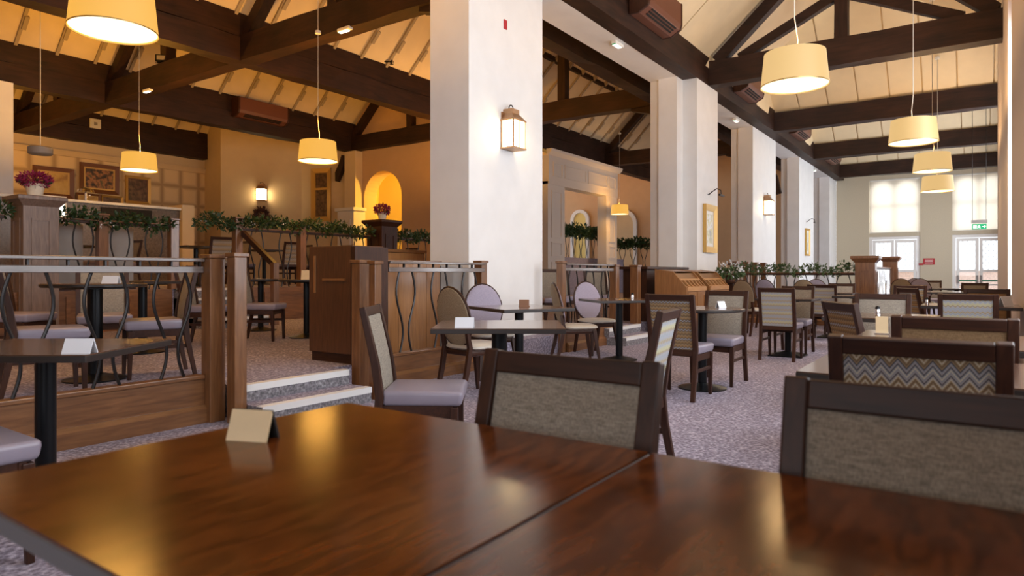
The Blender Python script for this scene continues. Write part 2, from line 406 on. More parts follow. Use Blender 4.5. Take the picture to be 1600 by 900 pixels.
# ================================================================== SETTING
M_Z = 0.25      # raised dining level
U_Z = 0.85      # upper terrace
XP0, XP1 = -5.64, -5.02     # pier back / front
struct(MB().box((-25, -8, -0.1), (RW + 1.2, 32.3, 0)).build('floor', 'carpet'))
struct(MB().box((-25, -8, 0.0), (-4.76, 32, M_Z)).build('floor_dining_level', 'carpet'))
struct(MB().box((-24.6, -8, M_Z), (-10.45, 16.5, U_Z)).build('floor_terrace', 'carpet'))
struct(MB().box((-24.6, 18.5, M_Z), (-13.05, 27.5, 1.72)).build('floor_gallery', 'carpet'))
struct(MB().box((-14.2, 27.6, M_Z), (-11.6, 31.9, 1.36)).build('floor_landing', 'carpet'))

# right wall: piers and window bays
wr = MB(); prev = -8.0
for y0, y1 in RIGHT_WINDOWS:
    wr.box((RW, prev, 0), (RW + 0.3, y0, 5.95))
    wr.box((RW + 0.12, y0, 0), (RW + 0.3, y1, 0.8)); wr.box((RW + 0.12, y0, 4.75), (RW + 0.3, y1, 5.95))
    prev = y1
wr.box((RW, prev, 0), (RW + 0.3, 17.7, 5.95)); prev = 17.7
for y0, y1 in FAR_WINDOWS:
    wr.box((RW + 0.62, prev, 0), (RW + 0.8, y0, 5.95)); wr.box((RW + 0.62, y0, 0), (RW + 0.8, y1, 0.8)); wr.box((RW + 0.62, y0, 4.75), (RW + 0.8, y1, 5.95)); prev = y1
wr.box((RW + 0.62, prev, 0), (RW + 0.8, 32, 5.95)); wr.box((RW, 17.55, 0), (RW + 0.8, 17.7, 5.95))
struct(wr.build('wall_right', 'pink_wall'))
for i, (y0, y1, RW_) in enumerate([(a, b, RW) for a, b in RIGHT_WINDOWS] + [(a, b, RW + 0.5) for a, b in FAR_WINDOWS]):
    w = struct(bpy.data.objects.new('window_%d' % (i + 1), None)); COL.objects.link(w)
    f = MB().box((RW_ + 0.16, y0, 0.8), (RW_ + 0.24, y0 + 0.07, 4.75)).box((RW_ + 0.16, y1 - 0.07, 0.8), (RW_ + 0.24, y1, 4.75))
    f.box((RW_ + 0.16, y0, 0.8), (RW_ + 0.24, y1, 0.88)).box((RW_ + 0.16, y0, 4.67), (RW_ + 0.24, y1, 4.75)); f.build('window_frame', 'painted_frame', w)
    k = max(1, round((y1 - y0) / 0.9))
    for j in range(1, k):
        y = y0 + (y1 - y0) * j / k; MB().box((RW_ + 0.17, y - 0.025, 0.88), (RW_ + 0.22, y + 0.025, 4.67)).build('mullion', 'painted_frame', w)
    for z in (2.2, 3.4): MB().box((RW_ + 0.17, y0, z - 0.02), (RW_ + 0.21, y1, z + 0.02)).build('glazing_bar', 'painted_frame', w)
    MB().box((RW_ - 0.02, y0, 0.78), (RW_ + 0.16, y1, 0.82)).build('window_sill', 'painted_frame', w)

# rear wall (behind the camera) with one wide window
wb = MB().box((-25, -8.2, 0), (-4.4, -8, 9)).box((0, -8.2, 0), (RW + 0.8, -8, 9)).box((-4.4, -8.2, 0), (0, -8, 0.9)).box((-4.4, -8.2, 4.3), (0, -8, 9))
struct(wb.build('wall_rear', 'cream_wall'))

# end wall of the right hall with two door bays
D1, D2 = (-3.74, -1.88), (-0.78, 0.98)
we = MB()
for x0, x1 in ((XP1, D1[0]), (D1[1], D2[0]), (D2[1], RW + 0.8)): we.box((x0, 32, 0), (x1, 32.3, 8.5))
for d in (D1, D2): we.box((d[0], 32, 5.06), (d[1], 32.3, 8.5)); we.box((d[0], 32.02, 2.645), (d[1], 32.28, 2.80))
struct(we.build('wall_end', 'taupe_wall'))
m2, nt2, b2 = nmat('roller_blind'); nt2.nodes.remove(b2)
tl = nt2.nodes.new('ShaderNodeBsdfTranslucent'); tl.inputs[0].default_value = (0.9, 0.86, 0.78, 1)
df = nt2.nodes.new('ShaderNodeBsdfDiffuse'); df.inputs[0].default_value = (0.8, 0.76, 0.7, 1)
ms = nt2.nodes.new('ShaderNodeMixShader'); ms.inputs[0].default_value = 0.45
nt2.links.new(tl.outputs[0], ms.inputs[1]); nt2.links.new(df.outputs[0], ms.inputs[2]); nt2.links.new(ms.outputs[0], nt2.nodes['Material Output'].inputs[0])
for i, (x0, x1) in enumerate((D1, D2)):
    w = struct(bpy.data.objects.new('window_%d' % (i + 10), None)); COL.objects.link(w)
    xm = (x0 + x1) / 2
    f = MB()
    for x in (x0 + 0.05, xm, x1 - 0.05): f.box((x - 0.05, 32.16, 2.8), (x + 0.05, 32.22, 5.06))
    f.box((x0, 32.16, 3.9), (x1, 32.22, 3.97))
    for xa, xb in ((x0 + 0.1, xm - 0.05), (xm + 0.05, x1 - 0.1)):       # arched heads
        r = (xb - xa) / 2; c = (xa + xb) / 2; n = 12
        for k in range(n):
            a0, a1 = pi * k / n, pi * (k + 1) / n
            p = [(c + r * cos(a0), 4.62 + r * 0.8 * sin(a0)), (c + r * cos(a1), 4.62 + r * 0.8 * sin(a1)), (c + r * cos(a1), 5.06), (c + r * cos(a0), 5.06)]
            f.prism(p, 'y', 32.16, 32.2)
    f.build('window_frame', 'painted_frame', w)
    MB().box((x0 + 0.02, 32.04, 2.82), (x1 - 0.02, 32.046, 5.04)).build('roller_blind', 'roller_blind', w)
    MB().tube([(x0 + 0.02, 32.05, 5.03), (x1 - 0.02, 32.05, 5.03)], 0.035, 8).build('blind_roller', 'plastic_white', w)
    MB().box((x0 + 0.02, 32.03, 2.80), (x1 - 0.02, 32.055, 2.83)).build('blind_hem_bar', 'plastic_white', w)
    # double door below
    d = struct(bpy.data.objects.new('door_%d' % (i + 1), None)); COL.objects.link(d)
    fr = MB().box((x0, 32.05, 0), (x0 + 0.12, 32.2, 2.64)).box((x1 - 0.12, 32.05, 0), (x1, 32.2, 2.64)).box((x0 + 0.12, 32.05, 2.52), (x1 - 0.12, 32.2, 2.635))
    fr.build('door_frame', 'painted_frame', d)
    for s, (xa, xb) in enumerate(((x0 + 0.13, xm - 0.01), (xm + 0.01, x1 - 0.13))):
        lf = MB().box((xa, 32.08, 0.02), (xa + 0.11, 32.13, 2.5)).box((xb - 0.11, 32.08, 0.02), (xb, 32.13, 2.5))
        xi, xo = xa + 0.11, xb - 0.11
        lf.box((xi, 32.08, 2.38), (xo, 32.13, 2.5)).box((xi, 32.08, 0.02), (xo, 32.13, 0.25)).box((xi, 32.08, 1.15), (xo, 32.13, 1.24)).box((xi, 32.08, 0.62), (xo, 32.13, 0.68))
        leaf = lf.build('door_leaf', 'painted_frame', d)
        MB().box((xa + 0.11, 32.10, 0.25), (xb - 0.11, 32.106, 2.38)).build('pane', 'pane_glass', leaf)
        lt = MB(); wdt = xb - xa - 0.22; hgt = 1.14
        for k in range(-4, 8):                       # leaded diamonds
            for sg in (1, -1):
                xs = xa + 0.11 + (k * 0.16 if sg == 1 else wdt - k * 0.16)
                t0 = 0.0; t1 = hgt / 1.5
                a = xs; bx_ = xs + sg * t1
                lo, hi = xa + 0.11, xb - 0.11
                def zat(x): return 1.24 + (x - a) * sg * 1.5
                xs0, xs1 = max(lo, min(a, bx_)), min(hi, max(a, bx_))
                if xs1 - xs0 > 0.02: lt.tube([(xs0, 32.095, zat(xs0)), (xs1, 32.095, zat(xs1))], 0.006, 4)
        lt.build('leaded_lattice', 'grey_panel', leaf)
        if i == 1:
            MB().box((xa + 0.05, 32.0, 0.78), (xb - 0.05, 32.06, 0.84)).build('push_bar', 'green_bar', leaf)
            for x in (xa + 0.03, xb - 0.07): MB().box((x, 31.99, 0.7), (x + 0.06, 32.08, 1.02)).build('push_bar_bracket', 'grey_panel', leaf)
# outside the doors
struct(MB().box((-8, 32.3, -0.12), (5, 44, -0.02)).build('ground_outside', 'paving'))
gw = tag(MB().box((-7, 38, 0), (4.5, 38.2, 1.15)).box((-7, 37.97, 1.15), (4.5, 38.23, 1.22)).build('garden_wall', 'brick'), 'low pinkish brick wall outside the glazed end doors', 'wall')

# left hall walls
struct(MB().box((-24.9, -8, 0), (-24.6, 14.4, 9.0)).build('wall_left', 'plaid_wallpaper'))
wl = MB()
poly = [(-24.6, 14.4), (-22.7, 13.9), (-20.6, 15.85), (-18.35, 16.5)]
for (xa, ya), (xb, yb) in zip(poly[:-1], poly[1:]):
    wl.prism([(xa, ya), (xb, yb), (xb - 0.2, yb + 0.5), (xa - 0.2, ya + 0.5)], 'z', 0, 9.0)
struct(wl.build('wall_chimney', 'cream_wall'))
ws = MB()
AX0, AX1, AZ = -17.95, -16.1, 3.75; ar = (AX1 - AX0) / 2; ac = (AX0 + AX1) / 2
ws.box((-18.6, 16.5, 0), (AX0, 17.1, 9.4)).box((AX1, 16.5, 0), (-12.55, 17.1, 9.4))
n = 20
for k in range(n):
    a0, a1 = pi * k / n, pi * (k + 1) / n
    ws.prism([(ac + ar * cos(a0), AZ + ar * sin(a0)), (ac + ar * cos(a1), AZ + ar * sin(a1)), (ac + ar * cos(a1), 9.4), (ac + ar * cos(a0), 9.4)], 'y', 16.5, 17.1)
struct(ws.build('wall_arched', 'ochre_wall'))
wy = MB().box((-19.5, 18.6, 0), (-14.5, 18.7, 5.4)).box((-19.5, 17.1, 5.3), (-14.5, 18.7, 5.4)).box((-19.5, 17.1, 0), (-19.4, 18.6, 5.4)).box((-14.6, 17.1, 0), (-14.5, 18.6, 5.4))
struct(wy.build('wall_passage', 'yellow_wall'))
point_light('passage_lamp', (-15.4, 17.9, 4.6), 300, (1.0, 0.68, 0.13), 0.15)
wf = MB().box((-25, 32, 0), (XP1 - 0.05, 32.2, 9))
struct(wf.build('wall_far', 'ochre_wall'))
for i, (xc, w_, z0, z1) in enumerate(((-17.7, 0.95, 1.4, 4.0), (-15.15, 1.4, 1.2, 3.65))):
    p = [(xc - w_ / 2, z0), (xc + w_ / 2, z0)] + [(xc + w_ / 2 * cos(pi * k / 14), z1 + w_ / 2 * sin(pi * k / 14)) for k in range(15)]
    pa = struct(MB().prism(p, 'y', 31.9, 31.99).build('trim_%d' % (i + 10), 'yellow_wall' if i == 0 else 'cream_wall'))
    pr = MB(); q = [(xc - w_ / 2, z0)] + [(xc - w_ / 2 * cos(pi * k / 14), z1 + w_ / 2 * sin(pi * k / 14)) for k in range(15)] + [(xc + w_ / 2, z0)]
    pr.ribbon(q, 0.09, 'y', 31.8, 31.92); pr.build('arch_moulding', 'white_paint', pa)
# cornice and dado rail along the papered wall
struct(MB().prism([(-24.6, 4.95), (-24.5, 4.95), (-24.46, 5.05), (-24.42, 5.12), (-24.6, 5.12)], 'y', -8, 14.35).build('trim_1', 'cream_wall'))
struct(MB().box((-24.62, -8, 5.12), (-24.56, 14.35, 5.5)).build('trim_2', 'cream_wall'))

# ---------------------------------------------------------------- piers between the two halls
def pier(y0, y1, label, pilaster=None, back=0.10):
    p = thing('pier', label, 'pier')
    MB().box((-5.42, y0, 0), (XP1, y1, 5.14)).build('shaft', 'white_paint', p)
    MB().box((XP0, y0 + back, 0), (-5.42, y1 - back, 5.14)).build('back_return', 'white_paint', p)
    if pilaster: MB().box((XP1, pilaster[0], 0), (-4.71, pilaster[1], 5.14)).build('pilaster', 'white_paint', p)
    MB().box((-5.44, y0 - 0.02, 0), (XP1 + 0.02, y1 + 0.02, 0.11)).build('skirting', 'rail_wood_y', p)
    return p
pier(6.29, 7.95, 'wide white pier with the lit lantern, nearest of the row', back=0.0)
pier(13.1, 15.5, 'white pier with a gilt framed picture on its pilaster', (13.42, 14.75))
pier(18.75, 21.3, 'white pier with a lantern, behind the flower pot stand')
pier(24.6, 27.1, 'white pier with a small picture under a swan neck lamp')
pier(30.4, 31.98, 'narrow white pier touching the end wall')
struct(MB().box((XP0, -8, 5.13), (XP1, 32, 6.6)).build('wall_arcade', 'white_paint'))
fb = MB().beam((-4.86, -8, 5.43), (-4.86, 31.95, 5.43), 0.32, 0.60, 0.008, 1.2).build('wall_plate_beam', 'beam_y')
tag(fb, 'long dark timber wall plate running above the white piers', 'beam')

# ---------------------------------------------------------------- roofs
def slab(mb, o, u, v, lu, lv, th):
    o = Vector(o); u = Vector(u).normalized(); v = Vector(v).normalized(); w = u.cross(v).normalized()
    p = [o, o + u * lu, o + u * lu + v * lv, o + v * lv]
    return mb.hexa(p, [q + w * th for q in p])
def slope(name, o, u, v, lu, lv, pw, mat='ceiling_paint', batten=0.0, start=0.0, end=None, backing=True):
    """sheeted roof slope: a backing slab and, over the visible stretch, one slab per panel (u along the eave, v up the slope)"""
    u = Vector(u).normalized(); v = Vector(v).normalized(); w = u.cross(v).normalized(); o = Vector(o)
    if w.z < 0: w = -w
    root = struct(slab(MB(), o + w * 0.05, u, v, lu, lv, 0.06 if u.cross(v).z > 0 else -0.06).build(name, mat))
    n = int(((end or lu) - start) / pw); me = None
    pm = slab(MB(), (0, 0, 0), u, v, pw - 0.035, lv, 0.03 if u.cross(v).z > 0 else -0.03).mesh('ceiling_panel', mat)
    for k in range(n):
        p = obj('ceiling_panel', pm, root); p.location = o + u * (start + k * pw) + w * random.uniform(0.0, 0.012)
    if batten:
        bm_ = MB(); sg = 1 if u.cross(v).z > 0 else -1
        slab(bm_, Vector((0, 0, 0)) - w * 0.05, u, v, 0.07, lv, 0.05 * sg)
        for f, l in ((0.12, 0.34), (0.52, 0.34)): slab(bm_, v * (lv * f) - w * 0.085 + u * 0.03, u, v, 0.09, l, 0.08 * sg)
        bme = bm_.mesh('batten', 'batten_shade_grime')
        for k in range(1, n): q = obj('batten', bme, root); q.location = o + u * (start + k * pw - 0.035)
    return root
# right hall, pitched roof over the near bays
RX = -2.2; EZ = 5.70; RZ = 7.98
lv = hypot(RX + 4.74, RZ - EZ)
slope('ceiling_hall_slope', (-4.74, -8, EZ), (0, 1, 0), (RX + 4.74, 0, RZ - EZ), 25.0, lv, 1.1, start=14.9, end=22.4)
lv2 = hypot(RX - RW - 0.2, RZ - EZ)
slope('ceiling_hall_far_slope', (RW + 0.2, -8, EZ), (0, 1, 0), (RX - RW - 0.2, 0, RZ - EZ), 25.0, lv2, 1.1, start=12.7, end=22.4)
# cross roofs behind, each falling to the next tie beam
TIES = [14.3, 19.9, 25.5, 31.0]
for i in (1, 2, 3):
    y1 = TIES[i] - 0.02; y0 = TIES[i - 1] + 0.02; ym = (y0 + y1) / 2 - 0.1; h = 2.35
    slope('ceiling_cross_slope', (-4.74, y1, EZ - 0.1), (1, 0, 0), (0, ym - y1, h), RW + 5.5, hypot(ym - y1, h), 0.73)
    if i > 1: struct(slab(MB(), (-4.74, y0, EZ - 0.1), (1, 0, 0), (0, ym - y0, h), RW + 5.5, hypot(ym - y0, h), 0.06).build('ceiling_cross_back', 'ceiling_paint'))
    for x in (-4.70, RW + 0.72): struct(MB().prism([(y0 - 0.4, EZ - 0.2), (y1 + 0.3, EZ - 0.2), (ym, EZ + h + 0.2)], 'x', x - 0.1, x).build('ceiling_gable', 'ceiling_paint'))
struct(MB().box((-4.8, 31.0, 5.72), (RW + 0.8, 32.2, 5.8)).build('ceiling_end', 'ceiling_paint'))
# left hall: parallel roofs with valleys on the long beams
BX = [-6.7, -12.6, -18.5, -24.4]
for i in (1, 2, 3):
    xe = BX[i] + 0.12; xr = (BX[i] + BX[i - 1]) / 2; z0 = 6.42; zr = z0 + (xr - xe)
    st, en = {1: (10.0, 36.0), 2: (9.0, 24.6), 3: (10.0, 22.8)}[i]
    slope('ceiling_left_slope', (xe, -8, z0), (0, 1, 0), (xr - xe, 0, zr - z0), 40, hypot(xr - xe, zr - z0), 0.85, batten=1, start=st, end=en)
    xq = BX[i - 1] - 0.12
    slope('ceiling_right_slope', (xq, -8, z0), (0, 1, 0), (xr - xq, 0, zr - z0), 40, hypot(xr - xq, zr - z0), 0.85, start=1, end=1.5)
    if i > 2: struct(MB().prism([(BX[i], 6.4), (BX[i - 1], 6.4), (xr, zr + 0.1)], 'y', 16.55, 16.6).build('ceiling_gable', 'ochre_wall'))
struct(MB().box((-6.75, -8, 6.42), (-5.0, 32, 6.5)).build('ceiling_strip', 'ceiling_paint'))

BEAMDESC = {-6.7: 'long dark valley beam nearest the piers, high in the left hall', -12.6: 'long double timber valley beam over the terrace railing', -18.5: 'long dark valley beam carrying the brown air unit of the left hall', -24.4: 'long dark beam along the top of the papered wall'}
for x in BX:
    b = thing('valley_beam', BEAMDESC[x], 'beam', (x, 0, 0))
    y1 = 31.9 if x > -13 else 16.45
    if x == -24.4: y1 = 14.3
    MB().beam((0, -7.9, 5.72), (0, y1, 5.72), 0.36, 0.5, 0.014).build('lower_beam', 'beam_y', b)
    MB().beam((0.01, -7.9, 6.22), (0.01, y1, 6.22), 0.32, 0.48, 0.012).build('upper_beam', 'beam_y', b)

def truss(y, x0, x1, z, label, king=True, depth=0.52, w=0.34, rise=2.6, strut=True, rafter=True, jit=0.012):
    """tie beam with king post, principal rafters and struts, in the plane y = const"""
    t = thing('roof_truss', label, 'roof truss', (0, y, 0))
    MB().beam((x0, 0, z + depth / 2), (x1, 0, z + depth / 2), w, depth, jit).build('tie_beam', 'beam_x', t)
    xm = (x0 + x1) / 2; zt = z + depth
    if king: MB().beam((xm, 0, zt), (xm, 0, zt + rise), 0.24, 0.24, 0.008, 0.5, up=(0, 1, 0)).build('king_post', 'beam_z', t)
    if rafter:
        for a, s in ((x0, 1), (x1, -1)):
            MB().beam((a + s * 0.15, 0, zt), (xm, 0, zt + rise), 0.22, 0.24, 0.01).build('principal_rafter', 'beam_x', t)
    if strut:
        for a, s in ((x0, 1), (x1, -1)):
            MB().beam((a + s * 0.62, 0.02, zt), (xm - s * 0.1, 0.02, zt + rise * 0.40), 0.16, 0.18, 0.008).build('strut', 'beam_x', t)
    return t
truss(14.3, -4.72, RW + 0.05, 5.13, 'dark king post truss nearest in the right hall, by the large pendant lamp', rise=2.2)
for y, d in zip(TIES[1:], ('second dark tie beam of the right hall, behind the king post truss', 'third dark tie beam of the right hall', 'last dark tie beam of the right hall, above the blinds')):
    truss(y, -4.72, RW + 0.7, 5.13, d, king=False, strut=False, rafter=False)
TL = {(8.2, 1): 'dark truss in the left hall meeting the nearest white pier', (8.2, 2): 'dark truss over the terrace holding the left exit light', (8.2, 3): 'dark truss over the bar in the far left corner',
      (16.4, 1): 'dark king post truss seen through the first opening between piers', (16.4, 2): 'dark truss against the wall with the yellow arch', (24.6, 1): 'dark truss behind the white panelled portal'}
for (y, i), l in TL.items():
    x0, x1 = BX[i], BX[i - 1]
    t = truss(y, x0, x1, 5.47, l, rise=2.7, strut=False)
    if i == 1 and y < 20:
        MB().beam((x1, 0, 5.73), (-5.6, 0, 5.73), 0.34, 0.52).build('tie_end', 'beam_x', t)
    if i == 1:
        MB().ribbon([(-5.7, 3.9), (-5.85, 4.5), (-6.2, 5.0), (-6.8, 5.35), (-7.5, 5.5)], [0.09, 0.11, 0.12, 0.12, 0.1], 'y', -0.1, 0.1).build('curved_brace', 'beam_x', t)
tag(MB().beam((-11.05, 16.6, 7.93), (-11.05, 31, 7.93), 0.2, 0.2).build('purlin', 'beam_y'), 'dark purlin on the roof slope seen through the first opening', 'beam')
# column standing under the middle valley beam at the far left
tag(MB().box((-18.9, 4.6, U_Z), (-18.1, 5.98, 5.46)).build('column', 'white_paint'), 'plain cream column at the far left edge behind the flower pot', 'column')
# panelled pilaster beside the yellow arch
pp = thing('pilaster', 'cream panelled pilaster left of the yellow archway', 'pilaster', (-18.3, 16.25, 0))
MB().box((-0.28, -0.1, U_Z), (0.28, 0.24, 5.45)).build('shaft', 'cream_wall', pp)
MB().box((-0.42, -0.3, U_Z), (0.42, 0.24, 3.3)).build('pedestal', 'panel_paint', pp)
MB().box((-0.5, -0.38, 3.3), (0.5, 0.24, 3.42)).build('cap_moulding', 'panel_paint', pp, 0.02)
f = MB().box((-0.26, -0.33, 1.2), (-0.22, -0.3, 3.0)).box((0.22, -0.33, 1.2), (0.26, -0.3, 3.0)).box((-0.22, -0.33, 1.2), (0.22, -0.3, 1.24)).box((-0.22, -0.33, 2.96), (0.22, -0.3, 3.0)); f.build('panel_moulding', 'panel_paint', pp)

# ---------------------------------------------------------------- white panelled portal
po = thing('panelled_portal', 'tall white panelled portal frame behind the nearest pier', 'portal', (-12.35, 0, 0))
PY0, PY1 = 19.6, 25.0
def pframe(mb, y0, y1, z0, z1, x, t=0.03, w=0.05):
    mb.box((x, y0, z0), (x + t, y0 + w, z1)).box((x, y1 - w, z0), (x + t, y1, z1)).box((x, y0 + w, z0), (x + t, y1 - w, z0 + w)).box((x, y0 + w, z1 - w), (x + t, y1 - w, z1))
for y0, y1 in ((PY0, PY0 + 1.15), (PY1 - 0.95, PY1)):
    c = MB().box((-0.2, y0, M_Z), (0.2, y1, 4.3)).build('post', 'panel_paint', po)
    f = MB()
    for z0, z1 in ((0.6, 1.5), (1.7, 2.2), (2.35, 4.0)): pframe(f, y0 + 0.22, y1 - 0.22, z0, z1, 0.2)
    f.build('panel_moulding', 'panel_paint', c)
c = MB().box((-0.2, PY0, 4.2), (0.24, PY1, 5.2)).build('lintel', 'panel_paint', po)
f = MB(); ys = [PY0 + 0.2, PY0 + 1.0, PY0 + 2.75, PY0 + 4.5, PY1 - 0.15]
for a, b_ in zip(ys[:-1], ys[1:]): pframe(f, a + 0.08, b_ - 0.08, 4.5, 5.0, 0.24)
f.build('panel_moulding', 'panel_paint', c)
MB().prism([(0.2, 5.2), (0.28, 5.2), (0.4, 5.32), (0.42, 5.4), (0.2, 5.4)], 'y', PY0 - 0.1, PY1 + 0.1).build('cornice', 'panel_paint', po)

# ================================================================== RAILINGS, STEPS, POSTS
def newel(loc, h, label, w=0.10, mat='rail_wood_z', group=None):
    t = thing('newel_post', label, 'post', loc, 0, group)
    MB().box((-w / 2, -w / 2, 0), (w / 2, w / 2, h - 0.03)).build('shaft', mat, t, 0.006)
    MB().box((-w / 2 - 0.012, -w / 2 - 0.012, h - 0.03), (w / 2 + 0.012, w / 2 + 0.012, h)).build('cap', mat, t, 0.005)
    return t
def baluster_pair(length, z0, z1, amp, r, iron='iron', n=14):
    out = []
    for sg in (-1, 1):
        pts = []
        for k in range(n + 1):
            s = k / n
            off = 0.055 + amp * (0.5 + 0.5 * cos(2 * pi * (s - 0.27) / 0.95)) - 0.02 * s
            pts.append((sg * off, 0, z1 + (z0 - z1) * s))
        out.append(MB().tube(pts, r, 6).mesh('baluster', iron, smooth=True))
    return out
def railing(name, label, cat, p0, p1, zb, zboard, ztop, pitch=0.42, board=True, amp=0.085, r=0.011, wood='rail_wood_x', boxed=True, group=None, iron='iron'):
    """panelled foot, wavy iron balusters in mirrored pairs, double top rail"""
    a, b = Vector((p0[0], p0[1])), Vector((p1[0], p1[1])); L = (b - a).length
    t = thing(name, label, cat, (a.x, a.y, 0), atan2(b.y - a.y, b.x - a.x), group)
    if board:
        bd = MB().box((0, -0.035, zb), (L, 0.035, zboard - 0.03)).build('foot_board', wood, t)
        MB().box((0, -0.05, zboard - 0.03), (L, 0.05, zboard)).build('bottom_rail', wood, t, 0.006)
        MB().prism([(-0.075, zb), (0.075, zb), (0.075, zb + 0.1), (0.05, zb + 0.13), (-0.05, zb + 0.13), (-0.075, zb + 0.1)], 'x', 0, L).build('skirting', wood, bd)
    MB().box((0, -0.045, ztop - 0.025), (L, 0.045, ztop)).build('top_rail', wood if not boxed else 'rail_grey', t, 0.006)
    lo = ztop - 0.095 if boxed else ztop - 0.05
    MB().box((0, -0.028, lo - 0.012), (L, 0.028, lo + 0.035)).build('lower_top_rail', 'rail_grey' if boxed else 'dark_wood_x', t, 0.005)
    n = max(1, int(L / pitch)); pr = baluster_pair(L, zboard if board else zb, lo, amp, r, iron)
    for k in range(n):
        x = L * (k + 0.5) / n
        for me in pr: o = obj('baluster', me, t); o.location = (x, 0, 0)
    if boxed:
        for k in range(int(L / 0.22) + 1):
            x = min(L - 0.02, 0.01 + k * 0.22); MB().box((x - 0.006, -0.012, lo + 0.035), (x + 0.006, 0.012, ztop - 0.025)).build('spacer', 'iron', t)
    return t
RX1 = -4.72
railing('railing', 'low railing with wavy iron balusters left of the entrance steps', 'railing', (RX1, -3.0), (RX1, 2.74), 0, 0.35, 1.21)
newel((-4.67, 2.80, 0), 1.24, 'thick square newel post at the left railing end, beside the steps', 0.12)
newel((-4.46, 2.86, 0), 1.25, 'slim square newel post standing in front on the left of the steps', 0.10)
railing('railing', 'low railing with wavy iron balusters between the steps and the lantern pier', 'railing', (-4.72, 4.64), (-4.72, 6.18), 0, 0.31, 1.22)
newel((-4.53, 4.12, 0), 1.22, 'square newel post right of the steps, against the tall wooden stand', 0.11)
newel((-4.32, 4.10, 0), 1.21, 'square newel post right of the steps, behind the side-on chair', 0.08)
newel((-4.80, 6.24, 0), 1.25, 'square newel post touching the lantern pier', 0.11)
railing('railing', 'low railing with wavy iron balusters just right of the lantern pier', 'railing', (-4.72, 8.05), (-4.72, 9.55), 0, 0.30, 1.24)
newel((-4.74, 8.0, 0), 1.27, 'dark newel post at the right edge of the lantern pier', 0.1)
newel((-4.72, 9.62, 0), 1.24, 'left newel post of the far steps', 0.12)
newel((-4.72, 10.42, 0), 1.24, 'right newel post of the far steps', 0.14)
railing('railing', 'dark railing beyond the oak stations, between two white piers', 'railing', (-4.72, 15.6), (-4.72, 18.6), 0, 0.32, 1.35, boxed=False)
for i, y in enumerate((15.75, 16.6, 17.4, 18.2)):
    newel((-4.60, y, 0), 1.38, ['first', 'second', 'third', 'fourth'][i] + ' dark post behind the white flower pot, counted from the left', 0.12)

def steps(y0, y1, xn, label):
    t = thing('steps', label, 'steps', (0, 0, 0))
    MB().box((-4.77, y0, 0), (xn - 0.28, y1, M_Z - 0.004)).build('upper_step', 'riser_carpet', t)
    MB().box((xn - 0.28, y0, 0), (xn, y1, 0.122)).build('lower_step', 'riser_carpet', t)
    MB().box((-4.77, y0, M_Z - 0.004), (xn - 0.33, y1, M_Z + 0.002)).build('tread', 'carpet', t)
    MB().box((xn - 0.28, y0, 0.122), (xn - 0.06, y1, 0.128)).build('tread', 'carpet', t)
    for x, z in ((xn, 0.125), (xn - 0.28, M_Z)):
        MB().prism([(x - 0.07, z - 0.002), (x - 0.07, z + 0.006), (x + 0.006, z + 0.006), (x + 0.006, z - 0.045), (x, z - 0.045), (x, z - 0.002)], 'y', y0, y1).build('metal_nosing', 'steel', t)
    return t
steps(2.92, 3.98, -4.24, 'two carpeted steps with bright metal nosings between the newel posts')
steps(9.2, 10.36, -4.32, 'two carpeted steps with bright nosings behind the oval-backed chairs')

# terrace front: panelled riser wall with garlanded railing
tw = thing('terrace_panelling', 'brown panelled timber front below the garlanded terrace railing', 'panelling', (-10.45, 0, 0))
MB().box((0.0, -8, M_Z), (0.05, 5.55, U_Z)).box((0.0, 6.75, M_Z), (0.05, 16.45, U_Z)).build('board', 'rail_wood_y', tw)
pm_ = MB(); pframe(pm_, 0, 0.9, M_Z + 0.08, U_Z - 0.08, 0.05, 0.02, 0.05); pme = pm_.mesh('panel_moulding', 'rail_wood_y')
for k in range(16):
    y = -1.2 + k * 1.05
    if 4.6 < y < 6.8: continue
    o = obj('panel_moulding', pme, tw); o.location = (0, y, 0)
ts = thing('terrace_steps', 'short flight of carpeted steps with bright nosings up to the terrace', 'steps', (-10.45, 0, 0))
for k in range(4):
    z = M_Z + 0.15 * (k + 1); x = 0.9 - 0.26 * k
    MB().box((0.0, 5.6, M_Z), (x, 6.7, z - 0.01 * (k == 3))).build('step', 'riser_carpet', ts)
    MB().box((x - 0.05, 5.6, z - 0.03), (x + 0.008, 6.7, z + 0.006)).build('metal_nosing', 'steel', ts)
hr = thing('handrail', 'sloping wooden handrail beside the terrace steps', 'handrail', (0, 0, 0))
MB().beam((-10.4, 6.78, U_Z + 0.95), (-9.5, 6.78, M_Z + 0.98), 0.07, 0.09, 0).build('rail', 'dark_wood_x', hr)
MB().box((-9.56, 6.73, M_Z), (-9.46, 6.83, M_Z + 1.02)).build('post', 'rail_wood_z', hr)
GX = -10.47
railing('terrace_railing', 'garlanded terrace railing left of the large panelled pedestal', 'railing', (GX, -2.0), (GX, 3.35), U_Z, U_Z + 0.1, U_Z + 1.03, board=False, boxed=False, pitch=0.5)
railing('terrace_railing', 'garlanded terrace railing in front of the grey booth backs', 'railing', (GX, 4.05), (GX, 5.55), U_Z, U_Z + 0.1, U_Z + 1.03, board=False, boxed=False, pitch=0.5)
railing('terrace_railing', 'garlanded terrace railing from the terrace steps to the dark pedestal', 'railing', (GX, 6.8), (GX, 9.78), U_Z, U_Z + 0.1, U_Z + 1.05, board=False, boxed=False, pitch=0.5)
railing('terrace_railing', 'garlanded terrace railing between the dark pedestal and the white pier', 'railing', (GX, 10.5), (GX, 15.9), U_Z, U_Z + 0.1, U_Z + 1.05, board=False, boxed=False, pitch=0.55)
